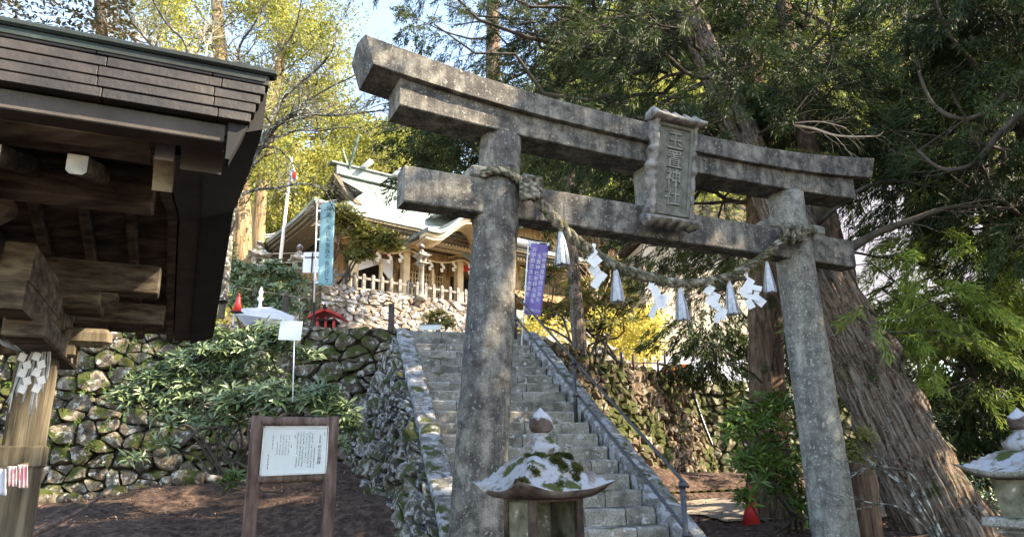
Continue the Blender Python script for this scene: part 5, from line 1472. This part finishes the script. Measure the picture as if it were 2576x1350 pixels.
cedar('leaning_cedar', 'huge leaning cedar with furrowed bark rising behind the right torii pillar', [(T1, R1), (T1b, [.2, .19, .17, .15, .12])], g1, rg, barkmat=m_cedarlean, bare=7)
T2 = [at(1945, 1345, 13.4), at(1932, 1100, 13.5), at(1925, 800, 13.7), at(1915, 560, 14), at(1900, 300, 14.6), at(1870, 60, 15.4), at(1850, -200, 17)]
g2 = grp(1280, 1950, -120, 330, 12.5, 18, 46, rg) + grp(1420, 1900, 550, 680, 15, 18, 10, rg) + grp(940, 1400, -100, 110, 13, 18, 14, rg) + grp(1350, 1900, 300, 480, 14.5, 19, 14, rg)
cedar('straight_cedar', 'dark straight cedar trunk just left of the right torii pillar, sunlit on its right edge', [(T2, [.46, .34, .31, .29, .27, .24, .18])], g2, rg, barkmat=m_bark2, bare=8)
T3b = A([9.4, 11.2, -1.3])
T3 = [T3b, T3b + A([0, 0, 4]), T3b + A([-.2, .1, 9]), T3b + A([-.3, .2, 15])]
g3 = grp(2340, 2720, -150, 480, 9, 13, 46, rg) + grp(2200, 2400, -120, 460, 11.2, 13.8, 16, rg) + grp(2540, 2720, 470, 600, 8.5, 11, 8, rg) + grp(2520, 2720, 720, 950, 12, 13, 8, rg) + grp(2180, 2400, 400, 540, 11.2, 13, 7, rg)
cedar('dense_cedar', 'dense dark cedar at the right edge with curved limbs and hanging boughs', [(T3, [.55, .45, .38, .25])], g3, rg, brad=.06)
T6b = A([10.4, 14.5, -1.0]); T6 = [T6b, T6b + A([0, 0, 4]), T6b + A([0, 0, 8])]
g6 = grp(2180, 2460, 660, 800, 10, 11.6, 17, rg) + grp(2240, 2400, 560, 640, 10.5, 12, 5, rg)
cedar('young_cedar', 'fresh green cedar boughs with sunlight put into their colour, right of the leaning trunk', [(T6, [.3, .24, .12])], g6, rg, leafmat=m_cedarsun, brad=.03, nsp=15, slen=.5)
T5 = [at(1243, 700, 21), at(1243, 400, 21.5), at(1240, 100, 23), at(1238, -200, 25)]
g5 = grp(1060, 1430, 300, 385, 19, 23, 14, rg) + grp(1310, 1430, 380, 520, 19, 23, 8, rg) + grp(1000, 1500, 20, 320, 18, 24, 18, rg)
cedar('shaded_cedar', 'shaded cedar behind the left torii pillar beside the shrine roof', [(T5, [.36, .3, .25, .18])], g5, rg, nbl=60, bl=.17, bw=.045, slen=.8, barkmat=m_bark2, brad=.05)
m_limb = m_branch
for nm_, lab, mt, lst in (('cedar_limb', 'long dark curved cedar limbs reaching in from the right above the light boughs', m_branch, [([(2600, 120, 9.6), (2520, 250, 9.6), (2430, 300, 9.7), (2350, 265, 9.8), (2310, 180, 9.9)], .055, .02), ([(2620, 240, 9), (2520, 330, 9.1), (2450, 410, 9.2), (2370, 425, 9.3), (2310, 380, 9.4)], .06, .018), ([(2120, 640, 10.6), (2200, 590, 10.4), (2290, 555, 10.2), (2400, 520, 10), (2540, 525, 10)], .075, .02), ([(2060, 560, 11), (2160, 480, 10.8), (2240, 455, 10.6), (2340, 470, 10.4)], .045, .014)]),
                          ('dead_branch', 'bare tan dead branches catching sun above the right end of the lintel', m_baregold, [([(1960, 312, 10.8), (2040, 322, 10.6), (2110, 342, 10.5), (2205, 343, 10.4)], .03, .010), ([(1975, 312, 10.7), (2060, 306, 10.6), (2130, 322, 10.5)], .018, .006), ([(1960, 330, 10.8), (2010, 270, 10.7), (2060, 205, 10.6)], .018, .006)])):
    o = thing(nm_, at(*lst[0][0][0]), lab, 'branch')
    b = MB(); r3 = random.Random(31)
    for pts_, r0_, r1_ in lst:
        P = spline([at(*p) for p in pts_], 5); n_ = len(P); b.tube(P, [r0_ + (r1_ - r0_) * i / (n_ - 1) for i in range(n_)], 7, lump=.2)
        for i in range(3, n_, 2): bare_branch(b, P[i], unit(P[i] - P[i - 2] + A([r3.uniform(-.1, .1), 0, r3.uniform(-.15, .1)])), r3.uniform(.3, .6), max(.004, r1_ * .5), 1, r3, .05, .6, 4)
    b.build('limb' if nm_ == 'cedar_limb' else 'twig', mt, o)
# short mossy stump right of the right pillar
b = trunk_mesh([at(2176, 1420, 9.7), at(2172, 1250, 9.7), at(2165, 1165, 9.7)], [.22, .18, .15], 20, 7, .08); tag(b.build('mossy_tree', m_bark2), 'slender mossy trunk standing between the right torii pillar and the leaning cedar', 'tree')

# shade trees outside the frame, right and behind (cedar stand)
def stand_tree(loc, H, first=None):
    loc = A(loc, float)
    if first is not None:
        c = copy_tree(first); c.location = tuple(loc); return c
    o = thing('cedar_tree', loc, 'tall cedar of the grove right of the torii, outside the picture', 'cedar tree', 'cedars of the grove to the right')
    trunk_mesh([loc, loc + ZU * H * .5, loc + ZU * H], [.5, .35, .08]).build('trunk', m_cedarbark, o)
    cen, dr, r2 = [], [], random.Random(1)
    for i in range(210):
        z = r2.uniform(.16, 1.0); R = 3.4 * (1.05 - z) ** .6; a = r2.uniform(0, 6.28); q = R * r2.uniform(.3, 1)
        cen.append(loc + A([math.cos(a) * q, math.sin(a) * q, H * z])); dr.append((math.cos(a), math.sin(a), -.3))
    b = MB(); b.quads(sprays(A(cen), A(dr), 26, 1.0, .42, .17, spread=.5)); b.build('crown', m_cedar, o, smooth=False)
    return o
tr0 = stand_tree((13.8, 6.0, -1.2), 17)
for p in STAND: stand_tree(p, 17, tr0)

# bright background trees left
def puff_tree(name, label, trunks, groups, rr, rg, mat, bark, nl=520, bl=.17, bw=.085, cat='tree', brad=.05, group=None):
    o = thing(name, trunks[0][0][0], label, cat, group); TP = []
    for P, R in trunks:
        trunk_mesh(P, R, 16, 6, .05, .1, 4).build('trunk', bark, o); TP += spline(P, 5)
    TP = A(TP); bb = MB(); cen, rads = [], []
    for g in groups:
        g = A(g); d = np.linalg.norm(TP - (g - ZU * .8), axis=1); a = TP[int(np.argmin(d))]
        P = branch_path(a, g, -.05, .07, 7, rg); L = np.linalg.norm(g - a)
        bb.tube(P, [brad * (1.1 - .9 * t) * (.4 + .12 * L) for t in np.linspace(0, 1, len(P))], 5, caps=False)
        for k in range(3): cen.append(g + A([rg.gauss(0, .5), rg.gauss(0, .5), rg.gauss(0, .35)]) * rr); rads.append(rr * rg.uniform(.5, 1.0))
    b = MB(); b.quads(puffs(cen, rads, nl // 3, bl, bw)); b.build('crown', mat, o, smooth=False)
    bb.build('branches', m_branch, o); return o
H1 = [at(598, 720, 28), at(602, 480, 28), at(560, 200, 29), at(540, -60, 30)]
puff_tree('hinoki_cypress', 'tall yellow green cypress with thick sunlit trunk behind the pavilion roof corner', [(H1, [.52, .42, .34, .2])], grp(330, 720, -80, 430, 26, 31, 52, rg), 1.25, rg, m_hinoki, m_barkgold)
H2 = [at(650, 720, 30), at(655, 500, 30), at(700, 200, 31), at(720, -60, 32)]
puff_tree('hinoki_cypress', 'tall yellow green cypress whose crown borders the blue sky gap left of the torii', [(H2, [.34, .28, .24, .16])], grp(640, 820, -120, 200, 29, 33, 30, rg) + grp(640, 860, 200, 420, 30, 34, 22, rg), 1.2, rg, m_hinoki, m_barkgold)
H3 = [at(735, 700, 33), at(735, 500, 33), at(740, 350, 33)]
puff_tree('hinoki_cypress', 'lower bright yellow green cypress behind the flagpole', [(H3, [.3, .26, .2])], grp(625, 860, 400, 600, 31, 35, 34, rg) + grp(860, 990, 320, 420, 34, 37, 12, rg), 1.15, rg, m_hinoki, m_bark2)
H4 = [at(700, 700, 33), at(702, 560, 33), at(705, 380, 33.5), at(708, 200, 34)]
puff_tree('slim_cedar', 'slim brown shaded trunk left of the shrine eave', [(H4, [.30, .25, .2, .12])], grp(640, 780, 600, 700, 34, 38, 8, rg), 1.3, rg, m_cedar, m_bark2)
puff_tree('back_cypress', 'dark and yellow mixed tree behind the shrine ridge left of the torii lintel', [([at(1010, 600, 42), at(1010, 380, 42), at(1010, 300, 42)], [.3, .2, .1])], grp(880, 1080, 300, 480, 40, 44, 26, rg), 1.5, rg, m_far, m_bark2, bl=.35, bw=.18)
# dark broadleaf tree above the pavilion, top left
et = thing('evergreen_tree', at(250, 700, 12.5), 'dark large leaved evergreen above the pavilion roof at top left', 'tree')
trunk_mesh([at(250, 700, 12.5), at(270, 300, 12.5), at(255, 60, 12.8), at(240, -150, 13)], [.16, .14, .11, .06], 12, 5, .05).build('trunk', m_branch, et)
cc_ = grp(-40, 330, -80, 130, 11, 14, 330, rg)
b = MB(); b.quads(whorls(cc_, [unit((rg.gauss(0, .4), rg.gauss(0, .4), 1)) for _ in cc_], 8, .17, .05)); b.build('crown', m_evg, et, smooth=False)
# bare spreading tree between pavilion and torii
bt_ = thing('bare_tree', at(560, 700, 13), 'leafless lichened tree spreading fine twigs before the yellow green cypresses', 'tree')
b = MB(); rg2 = random.Random(5)
limbs = [([(560, 760), (590, 500), (655, 370), (705, 308), (760, 284), (830, 290), (905, 284), (985, 276)], .10, .012),
         ([(655, 370), (700, 262), (760, 205), (820, 150), (850, 95), (870, 40)], .045, .008),
         ([(705, 308), (770, 255), (840, 215), (905, 180), (930, 120)], .035, .006),
         ([(590, 500), (640, 478), (700, 472), (760, 462), (815, 478), (840, 530)], .04, .01),
         ([(560, 560), (500, 300), (420, 160), (370, 100), (330, 50), (303, -20)], .06, .02),
         ([(500, 300), (470, 120), (420, 60), (385, 0), (370, -40)], .04, .015),
         ([(590, 500), (620, 230), (600, 130), (640, 60), (690, -20)], .05, .012),
         ([(640, 420), (680, 180), (740, 80), (760, -10)], .035, .01),
         ([(905, 284), (960, 262), (1000, 255)], .014, .005), ([(500, 300), (560, 200), (600, 170), (680, 130)], .03, .008),
         ([(655, 370), (740, 330), (800, 330), (870, 320), (930, 335)], .03, .006)]
for px_, r0, r1 in limbs:
    P = [at(x, y, 13 + .5 * math.sin(i * 1.3)) for i, (x, y) in enumerate(px_)]; P = spline(P, 5); n = len(P)
    R = [r0 + (r1 - r0) * (i / (n - 1)) ** .8 for i in range(n)]; b.tube(P, R, 7, caps=False, lump=.15)
    for i in range(4, n, 1):
        for k in range(2):
            if rg2.random() < .75:
                d = unit(P[min(i + 1, n - 1)] - P[i - 1]); s = A([rg2.gauss(0, 1), rg2.gauss(0, .6), rg2.gauss(.35, .8)])
                bare_branch(b, P[i], unit(d * .7 + s * .6), rg2.uniform(.35, .8), max(.005, R[i] * .42), 2, rg2, .2, .6, 4)
b.build('branches', m_bare, bt_)
# golden bare tree behind the shrine ridge
gt = thing('bare_tree', at(935, 470, 39), 'small tan leafless tree fanning up behind the shrine ridge', 'tree')
b = MB(); base = at(935, 470, 39)
for k in range(11): bare_branch(b, base + A([rg2.uniform(-.3, .3), 0, 0]), A([rg2.uniform(-.75, .75), rg2.uniform(-.3, .3), 1]), rg2.uniform(1.2, 1.7), .05, 3, rg2, .25, .45, 4)
b.build('branches', m_baregold, gt)
gt = thing('bare_tree', at(1490, 700, 24), 'pale leafless tree in sun beneath the tie beam right of the purple banner', 'tree')
b = MB(); base = at(1500, 760, 24)
for k in range(9): bare_branch(b, base, A([rg2.uniform(-.9, .9), rg2.uniform(-.3, .3), 1]), rg2.uniform(1.0, 1.4), .04, 3, rg2, .25, .5, 4)
b.build('branches', m_baregold, gt)

gt = thing('bare_tree', at(420, 420, 20), 'pale tan leafless tree of dense twigs above the pavilion roof', 'tree')
b = MB()
for (x, y) in ((380, 260), (470, 200), (300, 160), (560, 260), (430, 330), (250, 120), (520, 120), (620, 300)):
    base = at(x, y, 20 + rg2.uniform(-1, 1)); b.tube([at(440, 500, 20), (at(440, 500, 20) + base) / 2 + A([.2, 0, .1]), base], [.07, .05, .03], 5, caps=False)
    for k in range(4): bare_branch(b, base, A([rg2.uniform(-1, 1), rg2.uniform(-.4, .4), rg2.uniform(.1, 1)]), rg2.uniform(.8, 1.2), .022, 3, rg2, .2, .65, 4)
b.build('branches', m_baregold, gt)

# rhododendron in front of the left wall
def shrub(name, label, clusters, rg, mat, bl, bw, base, k=9, stems=14, cat='shrub', stemr=.02, group=None, wob=.13):
    """clusters: (px,py,Y,rx_px,ry_px,n)"""
    o = thing(name, base, label, cat, group); cc, uu = [], []; bb = MB(); base = A(base)
    for (x, y, Y, rx, ry, n) in clusters:
        c0 = at(x, y, Y); s = Y / FPX
        for i in range(n):
            while True:
                v = A([rg.uniform(-1, 1), rg.uniform(-1, 1), rg.uniform(-1, 1)])
                if np.linalg.norm(v) < 1: break
            p = c0 + A([v[0] * rx * s, v[1] * .5 * rx * s, v[2] * ry * s]); cc.append(p)
            uu.append(unit(v * .5 + A([0, -.35, .9]) + A([rg.gauss(0, .3), rg.gauss(0, .3), 0])))
            if i % 4 == 0: bb.tube([c0 + (p - c0) * .1 - ZU * .1, (c0 + p) / 2 - ZU * .05, p], [stemr * .4, stemr * .3, stemr * .2], 4, caps=False)
        P = branch_path(base + A([rg.uniform(-.5, .5), rg.uniform(-.2, .2), 0]), c0, rg.uniform(-.1, .08), wob, 9, rg); bb.tube(P, [stemr * (1.2 - .8 * t) for t in np.linspace(0, 1, len(P))], 6, caps=False)
    b = MB(); b.quads(whorls(cc, uu, k, bl, bw)); b.build('foliage', mat, o, smooth=False); bb.build('stems', m_branch, o); return o
YS = 10.4
cl = [(560, 870, YS, 85, 42, 70), (680, 850, YS, 75, 40, 60), (470, 915, YS, 80, 40, 60), (600, 930, YS + .2, 110, 45, 80), (400, 960, YS - .1, 80, 36, 56), (330, 1000, YS - .2, 60, 26, 30),
      (480, 1000, YS, 100, 38, 66), (600, 1010, YS - .3, 90, 36, 60), (700, 1000, YS - .5, 85, 38, 60), (790, 1000, YS - .5, 70, 36, 50), (850, 1050, YS - .6, 55, 36, 36), (560, 1060, YS - .2, 60, 26, 28), (440, 1050, YS - .2, 70, 24, 28),
      (740, 890, YS, 60, 24, 22), (840, 1110, YS - .7, 30, 20, 8), (420, 1110, YS - .4, 30, 12, 5), (330, 1150, YS - .6, 26, 10, 4), (890, 1090, YS - .6, 22, 14, 6)]
shrub('rhododendron_shrub', 'large rhododendron with long grey green leaves overhanging the notice board', cl, rg, m_rhodo, .185, .046, at(600, 1190, 10.2), k=9, stemr=.018, wob=.24)
shrub('rhododendron_sprout', 'small light green sprout at the foot of the left notice board post', [(580, 1215, 8.2, 26, 24, 7)], rg, m_lime, .15, .045, at(600, 1240, 8.2), k=7, stemr=.008)
shrub('terrace_shrub', 'grey green leaved shrubs below the two stone lanterns left of the shrine', [(600, 690, 19, 60, 40, 90), (690, 690, 19.5, 60, 36, 80), (640, 740, 18.5, 85, 40, 90), (570, 640, 20, 24, 45, 40), (700, 770, 18.5, 60, 34, 60), (740, 720, 19.5, 40, 28, 36)], rg, m_rhodo, .24, .075, at(650, 820, 18.5), k=8)
shrub('small_evergreen_tree', 'small round headed evergreen tree standing on the terrace wall before the shrine', [(880, 560, 25, 42, 36, 120), (930, 600, 25, 52, 34, 120), (980, 610, 24.6, 36, 30, 70), (905, 640, 25, 44, 22, 60), (860, 530, 25, 26, 20, 40)], rg, m_olive, .26, .085, at(872, 715, 25), k=8, cat='tree', stemr=.04)
shrub('stair_shrub', 'small shrub at the foot of the upper stairs parapet', [(1095, 800, 17.5, 34, 20, 40), (1125, 815, 17.5, 22, 14, 20)], rg, m_olive, .17, .05, at(1100, 830, 17.5), k=7)
ev = [(1370, 690, 17.5, 60, 40, 60), (1460, 740, 17.6, 70, 45, 80), (1560, 770, 17.6, 55, 50, 70), (1500, 820, 17.5, 70, 36, 60), (1390, 790, 17.6, 60, 36, 50), (1590, 720, 18, 40, 40, 36), (1340, 740, 17.5, 36, 40, 24), (1530, 670, 18, 50, 30, 30)]
shrub('broadleaf_tree', 'olive leaved evergreen tree glowing in sun between the handrail top and the first tassels', ev, rg, m_olive, .19, .055, at(1510, 915, 17.2), k=8, cat='tree', stemr=.032)
b = trunk_mesh([at(1462, 930, 16.9), at(1450, 780, 16.9), at(1440, 640, 17.2), at(1436, 480, 17.6), at(1430, 300, 18.5)], [.19, .16, .15, .13, .1], 18, 7, .04); tag(b.build('slim_tree', m_cedarbark), 'straight grey brown trunk on the terrace right of the purple banner', 'tree')
ys_b = thing('yellow_bush', at(1590, 930, 24), 'glowing yellow bush in full sun behind the hoarding', 'bush'); b = MB(); cen = grp(1500, 1650, 790, 900, 23, 26, 60, rg) + grp(1330, 1420, 800, 850, 22, 23, 10, rg)
b.quads(puffs(cen, [.5] * len(cen), 90, .14, .07)); b.build('foliage', m_yellow, ys_b, smooth=False)
# dark conifers on the right terrace
def conifer(name, label, cx, cy, w, h, Y, n, rg, mat=m_cedar, bl=.2, bw=.05):
    o = thing(name, at(cx, cy + h / 2, Y), label, 'conifer'); b = MB(); s = Y / FPX; cen, dr = [], []
    for i in range(n):
        v = A([rg.gauss(0, .45), rg.gauss(0, .45), rg.uniform(-.5, .5)]); cen.append(at(cx, cy, Y) + A([v[0] * w * s, v[1] * w * s, v[2] * h * s])); dr.append(unit(A([v[0], v[1], -.2])))
    b.quads(sprays(A(cen), A(dr), 46, .5, bl, bw)); b.build('crown', mat, o, smooth=False)
    bb = MB()
    for k in range(4): bb.tube([at(cx + rg.uniform(-w * .3, w * .3), cy + h * .62, Y), at(cx + rg.uniform(-w * .3, w * .3), cy, Y)], [.07, .03], 6, lump=.2)
    bb.build('trunk', m_branch, o); return o
conifer('dark_conifer', 'bushy dark conifer above the second retaining wall before the cream building', 1790, 865, 150, 150, 21.5, 150, rg)
conifer('dark_conifer', 'spreading dark conifer under the grey building at far right', 2420, 900, 260, 200, 16, 150, rg)
conifer('dark_conifer', 'low dark conifer thicket behind the right stone lantern', 2440, 1080, 260, 200, 13, 190, rg)
conifer('dark_conifer', 'dim conifer left of the leaning trunk above the mossy wall', 1990, 880, 90, 130, 20, 60, rg)
shrub('dark_thicket', 'dark thicket of twigs and leaves on the bank behind the leaning cedar', [(2380, 1120, 12.5, 110, 90, 120), (2480, 1230, 11, 90, 80, 80), (2330, 1000, 13, 60, 60, 50)], rg, m_rhodo, .12, .035, at(2400, 1260, 12), k=7)
# right bush
shrub('rhododendron_bush', 'fresh green long leaved bush beside the right torii pillar and cone', [(1900, 1040, 10.6, 70, 45, 40), (1960, 1020, 10.8, 40, 40, 22), (1860, 1080, 10.4, 50, 40, 26), (1960, 1120, 10.6, 65, 60, 44), (1900, 1170, 10.4, 55, 45, 30), (1975, 1220, 10.6, 50, 45, 28), (1880, 1250, 10.3, 32, 20, 10), (2010, 1270, 10.6, 28, 26, 12)],
      rg, m_lime, .19, .05, at(1965, 1340, 10.7), k=9, stemr=.022)
shrub('leafy_sprig', 'leafy sprig between the right torii pillar and the leaning trunk', [(2165, 1110, 9.9, 34, 30, 16), (2160, 1160, 9.9, 30, 26, 12)], rg, m_olive, .15, .035, at(2172, 1240, 9.8), k=8, stemr=.012)
# bare twigs bottom right
tw = thing('bare_shrub', at(2400, 1400, 8.6), 'leafless grey branches reaching left across the leaning trunk', 'shrub'); b = MB(); rg2 = random.Random(9)
for px_ in ([(2400, 1420), (2350, 1300), (2300, 1200), (2240, 1175), (2150, 1165)], [(2400, 1420), (2330, 1290), (2270, 1215), (2215, 1180), (2160, 1178)], [(2380, 1420), (2330, 1330), (2260, 1275), (2200, 1265), (2150, 1255)], [(2350, 1350), (2290, 1240), (2230, 1190), (2190, 1165)]):
    P = spline([at(x, y, 8.6) for x, y in px_], 4); n = len(P); b.tube(P, [.019 - .014 * i / n for i in range(n)], 5, caps=False)
    for i in range(5, n, 2): bare_branch(b, P[i], unit(P[i] - P[i - 2] + A([0, 0, rg2.uniform(-.05, .12)])), .3, .006, 1, rg2, .1, .5, 4)
b.build('branches', m_bare, tw)
# fallen pole at left
b = MB(); b.tube(spline([at(70, 1350, 7.5), at(180, 1295, 8.2), at(275, 1235, 9.2)], 4), [.025] * 4 + [.02] * 5, 7, lump=.2); tag(b.build('fallen_branch', m_log), 'long fallen branch lying on the leaf litter at lower left', 'branch')
# leaf litter
n = 42000; X = RNG.uniform(-9, 9, n); Yv = RNG.uniform(4.5, 20, n); P = []
keep = []
for i in range(n):
    x, y = X[i], Yv[i]
    d = (A([x, y, 0]) - PL) ; s = d @ RV; h = d @ HD
    if -1.0 < s < W_ST + .4 and -10.5 < h: continue
    if s <= -.4 and h > -.6 + .0: continue
    keep.append((x, y, gz(x, y) + tn(x, y) + .022))
P = A(keep); a = RNG.normal(size=P.shape); a[:, 2] *= .25; up_ = np.tile(A([0, 0, 1.]), (len(P), 1))
q = leaves(P, a, RNG.uniform(.03, .085, len(P)), RNG.uniform(.012, .032, len(P)), up=up_ * 2)
b = MB(); b.quads(q); tag(b.build('leaf_litter', m_litter, smooth=False), 'brown fallen leaves scattered over the dark soil', None, kind='stuff')
# stones at the foot of the left wall
b = MB(); rgs = random.Random(8)
def rock(c, r, sq=(1, 1, .7)):
    b_ = MB(); R = []
    so = rgs.uniform(0, 50)
    for i in range(9):
        th = math.pi * i / 8; ring = []
        for j in range(12):
            ph = 2 * math.pi * j / 12; v = A([math.sin(th) * math.cos(ph) * sq[0], math.sin(th) * math.sin(ph) * sq[1], math.cos(th) * sq[2]])
            k = 1 + .35 * noise.noise(Vector((v * 1.6 + so).tolist())); ring.append(A(c) + v * r * k)
        R.append(ring)
    b_.rings(R[::-1], 0); return b_
for i in range(16):
    x = rgs.uniform(-8.2, -3.6); y = 12.5 + (x + 8) * .25 - rgs.uniform(.25, .75); r = rgs.uniform(.1, .27)
    tag(rock((x, y, gz(x, y) + r * .3), r).build('loose_stone', m_wall), 'loose mossy stone lying along the foot of the left retaining wall', 'stone', 'loose stones at the foot of the left wall')
# moss & small ferns on the left wall
b = MB(); cen = []
for i in range(260):
    s = RNG.uniform(1.5, Lt); t = RNG.uniform(.1, 1) ** .7; p = Jp - RV * s - HD * (.62 * (1 - t) + .18); p[2] = -.5 + 3.1 * t; cen.append(p)
b.quads(sprays(A(cen), RNG.normal(size=(260, 3)) * .5 + A([.2, -.8, .1]), 12, .16, .09, .02)); tag(b.build('wall_plants', m_lime, smooth=False), 'small ferns and moss sprigs growing from the joints of the left wall', None, kind='stuff')

SKY_STR, SUN_STR, EXPO = .15, 3.5, 2.6

# ================================================================== CAMERA, LIGHT
cam = bpy.data.cameras.new('camera'); co = bpy.data.objects.new('camera', cam); C.objects.link(co)
from mathutils import Matrix
co.matrix_world = Matrix(((RT[0], UP[0], -FW[0], 0), (RT[1], UP[1], -FW[1], 0), (RT[2], UP[2], -FW[2], 0), (0, 0, 0, 1)))
cam.sensor_width = 36; cam.lens = 36 * FPX / 2576; cam.clip_end = 600; cam.clip_start = .05
bpy.context.scene.camera = co
SUN_AZ, SUN_EL = 100.0, 38.0            # clockwise from view direction (+Y)
w = bpy.data.worlds.new('World'); bpy.context.scene.world = w; w.use_nodes = True
nt = w.node_tree; bg = nt.nodes['Background']
sky = nt.nodes.new('ShaderNodeTexSky'); sky.sky_type = 'NISHITA'; sky.sun_disc = False
sky.sun_elevation = rad(SUN_EL); sky.sun_rotation = rad(SUN_AZ); sky.altitude = 900; sky.air_density = 1.0; sky.dust_density = .8; sky.ozone_density = 1.5
nt.links.new(sky.outputs[0], bg.inputs[0]); bg.inputs[1].default_value = SKY_STR
sl = bpy.data.lights.new('sun', 'SUN'); so = bpy.data.objects.new('sun', sl); C.objects.link(so)
sl.energy = SUN_STR; sl.angle = rad(.5); sl.color = (1, .93, .80)
sv = Vector((math.sin(rad(SUN_AZ)) * math.cos(rad(SUN_EL)), math.cos(rad(SUN_AZ)) * math.cos(rad(SUN_EL)), math.sin(rad(SUN_EL))))
so.rotation_euler = sv.to_track_quat('Z', 'Y').to_euler()
sc = bpy.context.scene
sc.view_settings.view_transform = 'Standard'; sc.view_settings.look = 'None'; sc.view_settings.gamma = 1; sc.view_settings.exposure = EXPO
sc.cycles.max_bounces = 6; sc.cycles.diffuse_bounces = 4; sc.cycles.transmission_bounces = 4
sc.view_settings.use_white_balance = True; sc.view_settings.white_balance_temperature = 7850; sc.view_settings.white_balance_tint = 12
